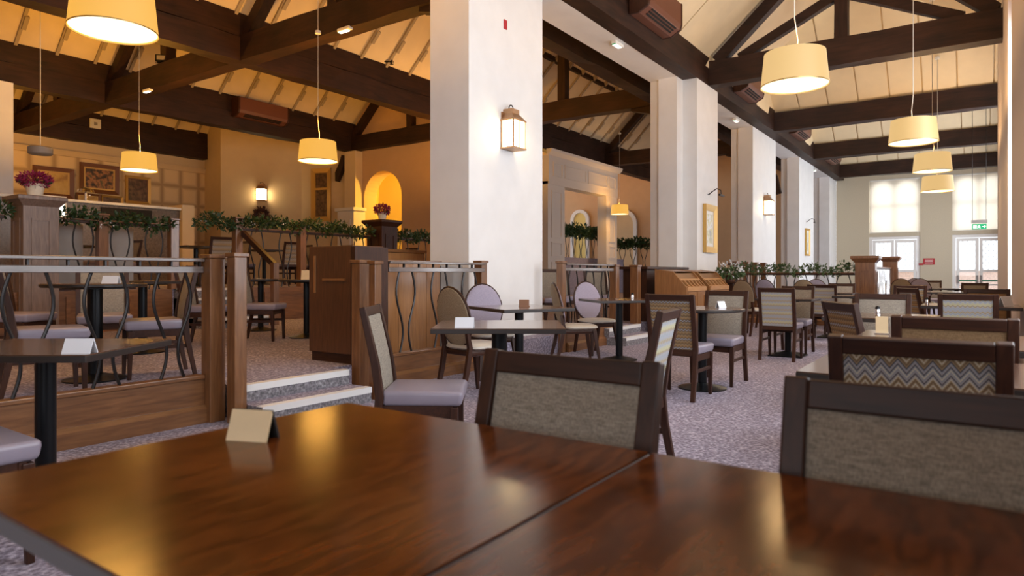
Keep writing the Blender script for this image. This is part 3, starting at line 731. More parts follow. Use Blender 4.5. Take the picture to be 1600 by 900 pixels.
for i, (y, h) in enumerate(((4.55, 1.12), (5.6, 1.12), (6.72, 1.22), (8.05, 1.16))):
    newel((GX, y, U_Z), h, ['grey-lit terrace post between the two grey booth backs', 'pale terrace post right of the grey booth backs', 'tall terrace post at the head of the sloping handrail', 'tall terrace post in the middle of the garlanded railing'][i], 0.13)
def pedestal(loc, w, h, label, mat):
    t = thing('pedestal', label, 'pedestal', loc)
    MB().box((-w / 2, -w / 2, 0), (w / 2, w / 2, h - 0.12)).build('shaft', mat, t, 0.008)
    f = MB(); a = w * 0.28
    for sx in (1, -1):
        MB_ = f
        MB_.box((sx * w / 2, -a, 0.12), (sx * (w / 2 + 0.012), -a + 0.03, h - 0.3)).box((sx * w / 2, a - 0.03, 0.12), (sx * (w / 2 + 0.012), a, h - 0.3))
        MB_.box((sx * w / 2, -a + 0.03, 0.12), (sx * (w / 2 + 0.012), a - 0.03, 0.15)).box((sx * w / 2, -a + 0.03, h - 0.33), (sx * (w / 2 + 0.012), a - 0.03, h - 0.3))
        MB_.box((-a, sx * w / 2, 0.12), (-a + 0.03, sx * (w / 2 + 0.012), h - 0.3)).box((a - 0.03, sx * w / 2, 0.12), (a, sx * (w / 2 + 0.012), h - 0.3))
        MB_.box((-a + 0.03, sx * w / 2, 0.12), (a - 0.03, sx * (w / 2 + 0.012), 0.15)).box((-a + 0.03, sx * w / 2, h - 0.33), (a - 0.03, sx * (w / 2 + 0.012), h - 0.3))
    f.build('panel_moulding', mat, t)
    q = w / 2
    MB().taper((0, 0, h - 0.14), (w, w), (0, 0, h - 0.06), (w + 0.14, w + 0.14)).build('neck_moulding', mat, t)
    MB().box((-q - 0.08, -q - 0.08, h - 0.06), (q + 0.08, q + 0.08, h)).build('cap', mat, t, 0.012)
    return t
wood('grey_wood_z', (0.13, 0.085, 0.065), (0.26, 0.18, 0.145), 0.35, 'z', 1.5, 10)
pedestal((-10.45, 3.70, M_Z), 0.42, 1.88, 'large panelled pedestal with a cap carrying the left flower pot', 'grey_wood_z')
pedestal((-10.45, 10.12, M_Z), 0.46, 1.98, 'dark panelled pedestal carrying the flower pot before the yellow arch', 'dark_wood_z')
# right hall divider
pedestal((-1.83, 15.2, 0), 0.36, 1.45, 'nearer tall oak pedestal with a wide cap, in front of the end doors', 'rail_wood_z')
pedestal((-1.90, 20.6, 0), 0.34, 1.55, 'farther oak pedestal behind, partly hiding the end doors', 'rail_wood_z')
railing('divider_railing', 'divider railing with pale garland at the back of the right hall', 'railing', (-4.55, 15.3), (-2.05, 15.3), 0, 0.30, 1.12, boxed=False, pitch=0.4)
railing('divider_railing', 'ornamental divider railing between the two oak pedestals', 'railing', (-1.85, 15.45), (-1.9, 20.4), 0, 0.30, 1.25, boxed=False, pitch=0.35, board=False, iron='chrome', r=0.018)
# gallery rails beyond the portal
railing('gallery_railing', 'garlanded railing seen inside the white portal', 'railing', (-13.1, 18.6), (-13.1, 25.5), 1.72, 1.8, 2.72, board=False, boxed=False, pitch=0.5, amp=0.1, r=0.016)
railing('gallery_railing', 'garlanded railing right of the white portal, below the far lamp', 'railing', (-14.0, 27.75), (-11.9, 27.75), 1.36, 1.45, 2.40, board=False, boxed=False, pitch=0.5, amp=0.1, r=0.016)

# ---------------------------------------------------------------- greenery
def leaf_cloud(mb, c, n, rad, size, flat=0.6):
    for _ in range(n):
        d = Vector((random.gauss(0, 1), random.gauss(0, 1), random.gauss(0, 1) * flat)); d.normalize()
        p = Vector(c) + Vector((d.x * rad[0], d.y * rad[1], d.z * rad[2])) * random.uniform(0.5, 1.0)
        u = (d + Vector((random.uniform(-.6, .6), random.uniform(-.6, .6), random.uniform(-.6, .6)))).normalized(); s = u.orthogonal().normalized()
        s = (s * cos(random.random() * 6.28) + u.cross(s) * sin(random.random() * 6.28)); l = size * random.uniform(0.7, 1.3)
        q = [p, p + u * l * 0.5 + s * l * 0.22, p + u * l, p + u * l * 0.5 - s * l * 0.22]
        mb.add(q, [(0, 1, 2, 3)])
def garland(label, pts, rad=0.105, dens=950, size=0.07, mat='leaf_green', flowers=0):
    t = thing('garland', label, 'garland')
    mb = MB(); fl = MB()
    for a, b in zip(pts[:-1], pts[1:]):
        a, b = Vector(a), Vector(b); n = max(1, int((b - a).length / 0.14))
        for k in range(n):
            p = a + (b - a) * ((k + 0.5) / n); sag = 0.05 * sin(k * 1.3) + random.uniform(-0.03, 0.03)
            leaf_cloud(mb, (p.x, p.y, p.z + sag), int(dens * 0.14), (rad, rad, rad * 1.0), size)
            if flowers and random.random() < flowers: leaf_cloud(fl, (p.x + random.uniform(.02, .1), p.y, p.z + sag + random.uniform(-.04, .08)), 7, (0.035, 0.035, 0.035), 0.04)
    tag(mb.build('foliage', mat, t), kind='stuff')
    if fl.v: tag(fl.build('blossom', 'flower_white', t), kind='stuff')
    return t
gz = U_Z + 1.07
garland('green garland on the terrace railing at the far left edge', [(GX, -1.8, gz), (GX, 3.4, gz)])
garland('green garland above the grey booth backs', [(GX, 4.0, gz - 0.02), (GX, 5.6, gz - 0.04)], rad=0.11, flowers=0.25)
garland('long green garland along the terrace railing over the wooden stand', [(GX, 6.0, gz + 0.02), (GX, 7.2, gz + 0.06), (GX, 8.0, gz + 0.1), (GX, 9.8, gz)], rad=0.12, flowers=0.3)
garland('green garland between the dark pedestal and the white pier', [(GX, 10.5, gz), (GX, 14.5, gz)], rad=0.11, flowers=0.4)
garland('green garland hanging in the white portal', [(-13.1, 19.5, 2.78), (-13.1, 25.2, 2.78)], rad=0.22, dens=700, size=0.14)
garland('green garland right of the white portal', [(-14.0, 27.75, 2.46), (-11.9, 27.75, 2.44)], rad=0.22, dens=700, size=0.14)
garland('pale green garland on the divider railing at the back of the right hall', [(-4.5, 15.3, 1.18), (-2.05, 15.3, 1.18)], rad=0.11, dens=620, size=0.07, mat='leaf_pale', flowers=0.5)
garland('green garland lying on the terrace steps rail near the papered wall', [(-13.5, 7.4, U_Z + 0.98), (-13.5, 9.0, U_Z + 0.98)], rad=0.1) if False else None
def flower_pot(loc, label, r, h, fr, pot='pot_cream', flower='flower_magenta', n=950, leafs=60, fsize=0.045):
    t = thing('potted_plant', label, 'potted plant', loc)
    p = MB().lathe([(r * 0.72, 0), (r * 0.95, h * 0.82), (r * 1.06, h * 0.84), (r * 1.06, h), (r * 0.9, h), (r * 0.85, h * 0.8)], 20).build('pot', pot, t, smooth=True)
    f = MB(); leaf_cloud(f, (0, 0, h + fr[2] * 0.55), n, fr, fsize, 0.8); tag(f.build('blooms', flower, t), kind='stuff')
    g = MB(); leaf_cloud(g, (0, 0, h + fr[2] * 0.1), leafs, (fr[0] * 0.9, fr[1] * 0.9, fr[2] * 0.5), fsize * 1.3); tag(g.build('leaves', 'leaf_green' if flower != 'flower_white' else 'leaf_pale', t), kind='stuff')
    return t
flower_pot((-10.45, 3.70, M_Z + 1.88), 'cream pot of magenta flowers on the large pedestal at far left', 0.115, 0.18, (0.20, 0.20, 0.10))
flower_pot((-10.45, 10.12, M_Z + 1.98), 'cream pot of magenta flowers in front of the yellow arch', 0.10, 0.17, (0.17, 0.17, 0.12))

# ================================================================== CHAIRS AND TABLES
def make_chair(name, front, back):
    t = thing(name, '', 'chair')
    W2 = 0.222
    path = [(-0.275, 0.0), (-0.215, 0.30), (-0.20, 0.44), (-0.225, 0.62), (-0.293, 0.918)]
    def at(z):
        for (y0, z0), (y1, z1) in zip(path[:-1], path[1:]):
            if z0 <= z <= z1: return y0 + (y1 - y0) * (z - z0) / (z1 - z0)
    for s in (-1, 1):
        MB().ribbon(path, [0.015, 0.021, 0.023, 0.021, 0.016], 'x', s * W2 - s * 0.04, s * W2).build('back_leg', 'dark_wood_z', t, 0.004)
        MB().taper((s * 0.195, 0.205, 0), (0.028, 0.028), (s * 0.197, 0.195, 0.385), (0.042, 0.042)).build('front_leg', 'dark_wood_z', t, 0.004)
        MB().box((s * 0.197 - 0.009, -0.225, 0.235), (s * 0.197 + 0.009, 0.2, 0.265)).build('stretcher', 'dark_wood_y', t, 0.003)
    MB().ribbon([(at(0.866), 0.866), (at(0.89), 0.89), (at(0.915), 0.915)], 0.015, 'x', -W2 + 0.039, W2 - 0.039).build('top_rail', 'dark_wood_x', t, 0.004)
    MB().ribbon([(at(0.385), 0.385), (at(0.43), 0.435)], 0.014, 'x', -W2 + 0.039, W2 - 0.039).build('back_rail', 'dark_wood_x', t)
    MB().box((-0.21, 0.165, 0.33), (0.21, 0.19, 0.392)).box((-0.205, -0.2, 0.335), (-0.18, 0.18, 0.392)).box((0.18, -0.2, 0.335), (0.205, 0.18, 0.392)).build('seat_frame', 'dark_wood_x', t)
    # pads: front bulged, back flat
    pf, zs = MB(), [0.430 + (0.870 - 0.430) * k / 6 for k in range(7)]; xs = [-0.1835 + 0.367 * k / 6 for k in range(7)]
    vs, fs = [], []
    for z in zs:
        for x in xs:
            e = (1 - (x / 0.184) ** 4) * (1 - ((z - 0.65) / 0.225) ** 4); vs.append((x, at(z) + 0.006 + 0.016 * max(0, e), z))
    for j in range(6):
        for i in range(6): fs.append((j * 7 + i, j * 7 + i + 1, j * 7 + i + 8, j * 7 + i + 7))
    pf.add(vs, fs); pf.build('backrest_pad', front, t, smooth=True)
    pb = MB()
    for z0, z1 in zip(zs[:-1], zs[1:]): pb.add([(-0.182, at(z0) - 0.007, z0), (0.182, at(z0) - 0.007, z0), (0.182, at(z1) - 0.007, z1), (-0.182, at(z1) - 0.007, z1)], [(0, 1, 2, 3)])
    pb.build('back_panel', back, t)
    st = MB().taper((0, 0.0, 0.392), (0.42, 0.42), (0, 0.0, 0.425), (0.455, 0.455)).taper((0, 0.0, 0.425), (0.455, 0.455), (0, 0, 0.475), (0.445, 0.445))
    st = MB().add([(-0.205, -0.195, 0.388), (0.205, -0.195, 0.388), (0.215, 0.235, 0.388), (-0.215, 0.235, 0.388), (-0.208, -0.195, 0.474), (0.208, -0.195, 0.474), (0.226, 0.245, 0.468), (-0.226, 0.245, 0.468)],
                  [(0, 3, 2, 1), (4, 5, 6, 7), (0, 1, 5, 4), (1, 2, 6, 5), (2, 3, 7, 6), (3, 0, 4, 7)])
    st.build('seat', 'lilac_vinyl', t, 0.024, 3, smooth=True)
    return t
def make_oval_chair(name, front, back, seat):
    t = thing(name, '', 'chair')
    cy, cz, a, b_ = -0.235, 0.715, 0.215, 0.265
    def ell(f, dy, n=24): return [(a * f * sin(2 * pi * k / n), cy + dy - 0.22 * (b_ * f * cos(2 * pi * k / n)), cz + b_ * f * cos(2 * pi * k / n)) for k in range(n)]
    def dome(d0, sg):
        mb = MB(); rings = [ell(1.0, d0), ell(0.96, d0 + sg * 0.014), ell(0.8, d0 + sg * 0.022), ell(0.4, d0 + sg * 0.026)]
        n = 24; vs = [p for r in rings for p in r]; fs = []
        for i in range(3):
            for k in range(n): fs.append((i * n + k, i * n + (k + 1) % n, (i + 1) * n + (k + 1) % n, (i + 1) * n + k))
        fs.append([3 * n + k for k in range(n)]); return mb.add(vs, fs)
    dome(0.004, 1).build('backrest_pad', front, t, smooth=True); dome(-0.004, -1).build('back_panel', back, t, smooth=True)
    MB().tube(ell(1.0, 0), 0.012, 6, True).build('backrest_rim', 'dark_wood_x', t, smooth=True)
    for s in (-1, 1):
        MB().taper((s * 0.215, 0.235, 0), (0.026, 0.026), (s * 0.175, 0.17, 0.42), (0.05, 0.05)).build('front_leg', 'dark_wood_z', t, 0.004)
        MB().ribbon([(-0.30, 0.0), (-0.235, 0.25), (-0.20, 0.45), (-0.235, 0.60)], [0.014, 0.022, 0.022, 0.014], 'x', s * 0.17 - s * 0.018, s * 0.17 + s * 0.018).build('back_leg', 'dark_wood_z', t, 0.004)
    MB().box((-0.19, -0.2, 0.375), (0.19, 0.19, 0.43)).build('seat_frame', 'dark_wood_x', t, 0.02)
    n = 32; prof = []
    def sq(r, z): 
        out = []
        for k in range(n):
            th = 2 * pi * k / n; c, s = cos(th), sin(th); q = 4
            rr = r / (abs(c) ** q + abs(s) ** q) ** (1 / q); out.append((rr * c, rr * s * 0.98 + 0.01, z))
        return out
    rings = [sq(0.205, 0.428), sq(0.228, 0.445), sq(0.226, 0.462), sq(0.20, 0.478), sq(0.10, 0.485)]
    vs = [p for r in rings for p in r]; fs = []
    for i in range(4):
        for k in range(n): fs.append((i * n + k, i * n + (k + 1) % n, (i + 1) * n + (k + 1) % n, (i + 1) * n + k))
    fs += [[k for k in range(n)][::-1], [4 * n + k for k in range(n)]]
    MB().add(vs, fs).build('seat', seat, t, smooth=True)
    return t
CZ = make_chair('dining_chair', 'grey_fabric', 'zigzag_fabric')
CY = make_chair('dining_chair', 'grey_fabric', 'zigzag_yellow')
CB = make_chair('dining_chair', 'brown_fabric', 'zigzag_brown')
CW = make_chair('dining_chair', 'grey_fabric', 'brown_fabric')
OV = make_oval_chair('oval_back_chair', 'lilac_fabric', 'beige_fabric', 'cream_vinyl')
OL = make_oval_chair('oval_back_chair', 'beige_fabric', 'lilac_fabric', 'cream_vinyl')
N_, S_, E_, W_ = face(0, 1), face(0, -1), face(1, 0), face(-1, 0)
DIA = face(0.82, 0.572)
# --- right hall
place(CZ, 'dark wooden chair with grey woven back, tucked at the foreground table left of the seam', (-0.745, 0.995, 0), S_)
place(CZ, 'large dark chair back with grey weave at the lower right corner', (-0.055, 0.955, 0), S_)
place(CZ, 'dark chair with large zigzag back panel, behind the lower right chair', (-0.140, 2.46, 0), N_)
place(CW, 'dark chair with brown woven back, second behind the lower right chair', (-0.080, 3.60, 0), N_)
place(CZ, 'chair turned side on with lilac seat, beside the entrance steps', (-2.56, 2.79, 0), DIA)
place(CY, 'chair with bright yellow zigzag back seen edge on, behind the foreground chair', (-1.56, 3.18, 0), face(-0.988, -0.156))
place(CB, 'zigzag-backed chair on the near side of the round centre table', (-2.18, 5.80, 0), N_)
place(CZ, 'grey-backed chair facing us across the round centre table', (-2.13, 6.68, 0), S_)
place(CY, 'chair with yellow and blue zigzag back in mid aisle, right of the round table', (-2.05, 9.0, 0), N_)
place(CZ, 'grey-backed chair facing us behind the mid-aisle zigzag chair', (-2.07, 9.78, 0), S_)
place(CY, 'zigzag-backed chair farther down the aisle, third from the round table', (-2.05, 12.0, 0), N_)
place(CZ, 'small grey-backed chair facing us, farthest of the aisle row', (-1.98, 12.95, 0), S_)
place(CB, 'brown zigzag chair turned aside, left of the menu holder table', (-0.47, 4.80, 0), face(0.83, 0.55))
place(CZ, 'pale grey-backed chair across the menu holder table', (-0.68, 6.45, 0), S_)
place(CB, 'brown zigzag chair turned aside, behind the pale grey-backed chair', (-0.46, 9.75, 0), face(0.83, 0.55))
place(CY, 'pale zigzag-backed chair near the right wall', (-0.06, 7.36, 0), N_)
place(CB, 'dark-topped chair behind the pale zigzag chair, near the right wall', (0.10, 9.12, 0), S_)
place(CB, 'dark chair beyond the brown chairs, left of the far tables', (-0.88, 12.1, 0), face(-0.2, 1))
place(CZ, 'small grey-backed chair standing alone before the right end door', (-0.10, 15.2, 0), face(-0.3, -1))
place(CZ, 'tiny grey-backed chair at the far table by the end doors', (-0.92, 19.5, 0), S_)
# --- oval-backed chairs
place(OV, 'oval chair with brown woven back, left of the corner table by the pier', (-3.72, 4.74, 0), face(0.18, 0.98))
place(OV, 'lilac oval-backed chair behind the corner table by the pier', (-4.24, 5.70, 0), face(0.8, -0.5))
place(OV, 'oval chair seen edge on with cream seat, right of the pier', (-4.0, 7.12, 0), face(0.72, 0.69))
place(OV, 'lilac oval-backed chair with cream seat, at the table right of the pier', (-4.27, 8.15, 0), face(0.86, -0.5))
place(OV, 'beige oval-backed chair right of the oak stations', (-3.3, 12.2, 0), face(0.3, 1))
place(OL, 'lilac oval-backed chair right of the oak stations', (-3.4, 14.1, 0), face(0.3, 1))
place(OV, 'beige oval-backed chair in front of the divider railing', (-2.55, 13.4, 0), face(0.2, 1))
place(OL, 'lilac oval-backed chair in front of the divider railing', (-2.55, 14.6, 0), face(0.2, 1))
for i, (x, y) in enumerate(((-1.30, 16.9), (-1.12, 18.0), (-0.98, 17.4))):
    place(OV if i == 0 else OL, ['dark oval-backed chair at the far tables by the end wall', 'left lilac oval-backed chair at the far tables by the end wall', 'right lilac oval-backed chair at the far tables by the end wall'][i], (x, y, 0), face(0.1, 1))
# --- near left, main floor
place(CZ, 'chair with lilac seat cut by the left edge of the picture', (-3.14, 0.82, 0), N_)
# --- raised dining level behind the left railing
z = M_Z
place(CZ, 'grey-backed chair with lilac seat behind the left railing, facing the round table', (-5.64, 2.86, z), face(-0.35, -1))
place(CZ, 'chair with lilac seat behind the left railing at the picture edge', (-5.40, 1.98, z), face(0.25, 1))
place(CZ, 'cream-backed chair behind the round table of the raised level', (-6.75, 2.95, z), face(0.9, -0.35))
place(CZ, 'lilac-seated chair deep behind the left railing, against the panelling', (-7.6, 2.55, z), face(0.8, 0.55))
place(CZ, 'lilac-seated chair behind the newel posts, raised level', (-7.55, 4.45, z), face(0.75, 0.6))
place(CZ, 'side-on chair with lilac seat in the stair opening', (-7.46, 5.14, z), DIA)
place(OV, 'oval chair with cream seat behind the side-on chair of the raised level', (-8.05, 6.75, z), face(-.6, -0.8))
place(OL, 'lilac oval-backed chair left of the tall wooden stand', (-7.55, 6.5, z), face(0.2, -1))
place(CZ, 'chair half hidden by the tall wooden stand', (-6.9, 6.05, z), face(-0.3, 1))
for i, (x, y) in enumerate(((-5.5, 9.0), (-5.75, 9.75), (-5.45, 10.6))):
    place(CZ, ['left', 'middle', 'right'][i] + ' grey-backed chair behind the railing right of the pier', (x, y, z), face(0.8, -0.6))
# --- terrace
z = U_Z
for i, (x, y, dx, dy) in enumerate(((-11.6, 7.0, -1, .1), (-12.4, 7.85, .1, -1), (-12.2, 9.0, -1, .1), (-13.0, 9.85, .1, -1), (-12.2, 11.0, .1, 1), (-12.2, 12.6, 0, -1), (-13.9, 6.4, .1, -1), (-13.8, 8.95, 1, .1))):
    place(CZ, ['dark terrace chair right of the sloping handrail', 'dark terrace chair behind the table nearest the handrail', 'dark terrace chair under the middle of the long garland', 'dark terrace chair deepest behind the long garland',
              'dark terrace chair left of the flower pot pedestal', 'dark terrace chair behind the pedestal before the yellow arch', 'dark terrace chair near the bar end panel', 'dark terrace chair facing the railing behind the long garland'][i], (x, y, z), face(dx, dy))

def table(label, loc, rz, w, d, h=0.77, top='table_wood', edge='table_edge', base='disc', th=0.032, r=0.042, cat='table'):
    t = thing('dining_table', label, cat, loc, rz)
    if base != 'round':
        MB().box((-w / 2, -d / 2, h - th), (w / 2, d / 2, h - 0.004)).build('edge_band', edge, t, 0.003)
        MB().box((-w / 2 + 0.002, -d / 2 + 0.002, h - 0.004), (w / 2 - 0.002, d / 2 - 0.002, h)).build('table_top', top, t)
    else:
        MB().lathe([(w / 2 - 0.01, h - th), (w / 2, h - th + 0.008), (w / 2, h - 0.008), (w / 2 - 0.004, h - 0.004)], 40).build('edge_band', edge, t, smooth=True)
        MB().lathe([(w / 2 - 0.004, h - 0.004), (w / 2 - 0.006, h)], 40).build('table_top', top, t)
    MB().lathe([(r, 0.02), (r, h - th)], 20).build('pedestal', 'black_metal', t, smooth=True)
    MB().box((-0.17, -0.17, h - th - 0.012), (0.17, 0.17, h - th)).build('mounting_plate', 'black_metal', t)
    if base == 'square': MB().taper((0, 0, 0), (0.42, 0.42), (0, 0, 0.015), (0.42, 0.42)).taper((0, 0, 0.015), (0.42, 0.42), (0, 0, 0.06), (0.09, 0.09)).build('base', 'black_metal', t)
    else: MB().lathe([(0.225, 0), (0.225, 0.012), (0.12, 0.035), (0.05, 0.055)], 28).build('base', 'black_metal', t, smooth=True)
    return t
table('large polished wooden table filling the lower left foreground', (-0.905, 0.752, 0), 0, 0.822, 0.806, top='fg_table', edge='table_edge_grey')
table('large polished wooden table filling the lower right foreground', (-0.075, 0.752, 0), 0, 0.826, 0.806, top='fg_table', edge='table_edge_grey')
table('table with a white menu card at the left picture edge', (-3.47, 1.27, 0), radians(34.9), 0.8, 0.68)
table('table with a white menu card in front of the lantern pier', (-2.54, 3.50, 0), radians(34.9), 0.81, 0.72, r=0.05)
table('table with a wooden block in front of the lantern pier', (-3.70, 5.43, 0), radians(62), 0.76, 0.86, r=0.045)
table('table with oval chairs right of the lantern pier', (-3.72, 7.72, 0), radians(49), 0.82, 0.78, r=0.045)
table('round pedestal table in the centre of the right hall', (-2.15, 6.27, 0), 0, 0.78, 0.78, base='round')
table('mid-aisle pedestal table behind the yellow zigzag chair', (-2.06, 9.40, 0), 0, 0.70, 0.62, base='square')
table('aisle pedestal table farther back, third in the row', (-2.02, 12.5, 0), 0, 0.70, 0.62, base='square')
table('table between the lower right chairs, touching the right wall', (-0.08, 2.72, 0), 0, 0.84, 0.66)
table('table carrying the grey menu holder in the right row', (-0.09, 3.98, 0), 0, 0.86, 0.82)
table('table behind the pale zigzag chair near the right wall', (-0.05, 8.4, 0), 0, 0.84, 0.78)
table('table in front of the pale grey-backed chair', (-0.60, 5.90, 0), 0, 0.74, 0.74)
table('small table between the oak pedestal and the aisle chairs', (-1.35, 11.0, 0), 0, 0.75, 0.75, base='square')
table('white-lit table at the back of the right hall', (-0.45, 14.2, 0), 0.1, 0.9, 0.8)
table('farthest table before the right end door', (-0.35, 17.5, 0), 0, 1.0, 0.8)
table('round table behind the left railing on the raised level', (-5.78, 2.46, M_Z), 0, 0.74, 0.74, base='round', r=0.055)
table('small table far behind the left railing on the raised level', (-7.35, 3.6, M_Z), 0.3, 0.78, 0.7, r=0.045)
table('dark table with brass base mark in the stair opening', (-7.30, 5.70, M_Z), 0.5, 0.72, 0.6, base='round')
table('dark table deeper in the stair opening', (-8.75, 6.0, M_Z), 0.5, 0.75, 0.7, base='round')
for i, (x, y) in enumerate(((-12.35, 7.05), (-13.0, 9.0), (-12.2, 11.8), (-13.9, 5.6))):
    table(['terrace table nearest the sloping handrail', 'terrace table behind the long garland', 'terrace table before the yellow arch', 'terrace table near the papered wall'][i], (x, y, U_Z), 0.2 * i, 0.75, 0.75)

# ================================================================== LAMPS
def make_lamp(name, right):
    t = thing(name, '', 'pendant lamp')
    R0, R1, h = 0.35, 0.315, 0.36
    MB().lathe([(R0, 0), (R1, h), (R1 - 0.006, h), (R0 - 0.006, 0.0)], 40, cap=False).build('lamp_shade', 'shade_right' if right else 'shade', t, smooth=True)
    MB().lathe([(R0 + 0.002, -0.004), (R0 + 0.002, 0.008)], 40, cap=False).build('shade_trim', 'brass', t, smooth=True)
    MB().lathe([(0.0, 0.012), (R0 - 0.01, 0.012)], 40, cap=False).build('diffuser', 'diffuser', t)
    MB().tube([(0, 0, h - 0.02), (R1 - 0.01, 0, h - 0.02)], 0.004, 4).tube([(0, 0, h - 0.02), (-R1 * 0.5, R1 * 0.85, h - 0.02)], 0.004, 4).tube([(0, 0, h - 0.02), (-R1 * 0.5, -R1 * 0.85, h - 0.02)], 0.004, 4).build('shade_spider', 'brass', t)
    return t
LR = make_lamp('pendant_lamp', True); LL = make_lamp('pendant_lamp', False)
def lamp(proto, label, loc, ztop, up=26, down=22):
    col = WARM if proto == LL else (1.0, 0.60, 0.25)
    o = place(proto, label, loc, random.random() * 6)
    MB().tube([(0.02, 0, 0.34), (0.035, 0, 0.5), (0.0, 0, 0.75), (0, 0, ztop - loc[2])], 0.006, 5).build('cord', 'plastic_white', o)
    MB().lathe([(0.055, ztop - loc[2] - 0.05), (0.05, ztop - loc[2])], 14).build('ceiling_rose', 'plastic_white', o)
    l = bpy.data.lights.new('lamp_downlight', 'AREA'); l.shape = 'DISK'; l.size = 0.64; l.energy = down; l.color = col
    a = bpy.data.objects.new('lamp_downlight', l); COL.objects.link(a); a.location = (loc[0], loc[1], loc[2] - 0.006)
    point_light('lamp_bulb', (loc[0], loc[1], loc[2] + 0.335), up, col, 0.06)
lamp(LR, 'large cream drum pendant lamp nearest in the right hall', (-1.63, 7.75, 3.15), 7.3, 85, 16)
lamp(LR, 'second cream drum pendant lamp down the right hall', (-0.82, 12.35, 3.18), 6.8, 85, 16)
lamp(LR, 'third cream drum pendant lamp down the right hall', (-0.73, 16.0, 3.17), 6.7, 85, 16)
lamp(LR, 'fourth and farthest cream drum pendant lamp of the right hall', (-0.76, 19.0, 3.07), 6.3, 85, 16)
lamp(LL, 'largest glowing pendant lamp cut by the top left edge', (-6.2, 2.79, 3.22), 6.4, 200, 18)
lamp(LL, 'glowing pendant lamp in front of the papered wall and pictures', (-14.4, 6.98, 3.25), 8.0, 360, 26)
lamp(LL, 'glowing pendant lamp in front of the chimney wall lantern', (-9.8, 7.9, 3.13), 5.5, 360, 26)
lamp(LL, 'small distant pendant lamp beside the white portal', (-11.4, 23.7, 3.40), 8.9, 50, 25)
lamp(LL, 'added unseen pendant lamp hidden behind the white portal post', (-16.2, 26.2, 3.40), 8.9, 330, 26)  # extra lamp out of sight, added to light the far wall
# unseen pendant lamps added to brighten the left hall
lamp(LL, 'added unseen pendant lamp over the bar, left of the picture', (-20.9, 5.9, 2.95), 8.0, 360, 26)
lamp(LL, 'added unseen pendant lamp over the raised level, left of the picture', (-9.0, 0.5, 2.95), 8.9, 360, 26)
lamp(LL, 'added unseen pendant lamp over the terrace, hidden behind the lantern pier', (-11.5, 14.2, 3.05), 8.9, 360, 26)

def lantern(label, loc, rz, s=1.0):
    """wall lantern; local +y points out of the wall"""
    t = thing('wall_lantern', label, 'wall lantern', loc, rz); w, h, d = 0.13 * s, 0.34 * s, 0.2 * s
    MB().box((-w, 0, -0.02), (w, 0.015, h + 0.12 * s)).build('back_plate', 'copper', t)
    f = MB()
    for x, y in ((-w, d), (w, d), (-w, 0.02), (w, 0.02), (0, d)):
        if x or True: f.box((x - 0.007, y - 0.007, 0), (x + 0.007, y + 0.007, h))
    f.box((-w - 0.015, 0, -0.02), (w + 0.015, d + 0.015, 0)).box((-w - 0.015, 0, h), (w + 0.015, d + 0.015, h + 0.02)); f.build('frame', 'copper', t)
    MB().box((-w + 0.005, d - 0.006, 0.0), (w - 0.005, d - 0.003, h)).box((-w + 0.002, 0.02, 0), (-w + 0.005, d - 0.006, h)).box((w - 0.005, 0.02, 0), (w - 0.002, d - 0.006, h)).box((-w + 0.01, 0.02, 0.001), (w - 0.01, d - 0.01, 0.004)).build('lantern_glass', 'lantern_glass', t)
    q = lambda a, y0, y1, z: [(-a, y0, z), (a, y0, z), (a, y1, z), (-a, y1, z)]
    MB().hexa(q(w + 0.01, 0, d + 0.01, h + 0.02), q(w * 0.62, 0.0, d * 0.72, h + 0.10 * s)).hexa(q(w * 0.62, 0, d * 0.72, h + 0.10 * s), q(w * 0.62, 0, d * 0.72, h + 0.16 * s)).build('lantern_roof', 'copper', t)
    MB().tube([(0.05 * s * cos(a), d * 0.36, h + 0.17 * s + 0.05 * s * sin(a)) for a in [pi * k / 8 for k in range(9)]], 0.008, 6).build('hanging_ring', 'iron', t)
    return t
MATS['lantern_glass'].node_tree.nodes['Principled BSDF'].inputs['Emission Strength'].default_value = 14
lantern('lit copper wall lantern on the nearest white pier', (XP1, 7.08, 2.72), E_)
lantern('lit copper wall lantern on the pier far down the row', (XP1, 20.0, 2.80), E_, 1.1)
DW = face(1.95, -2.1)
lantern('lit wall lantern on the chimney wall above the dark wreath', (-21.6, 14.87, 3.78), DW, 1.2)

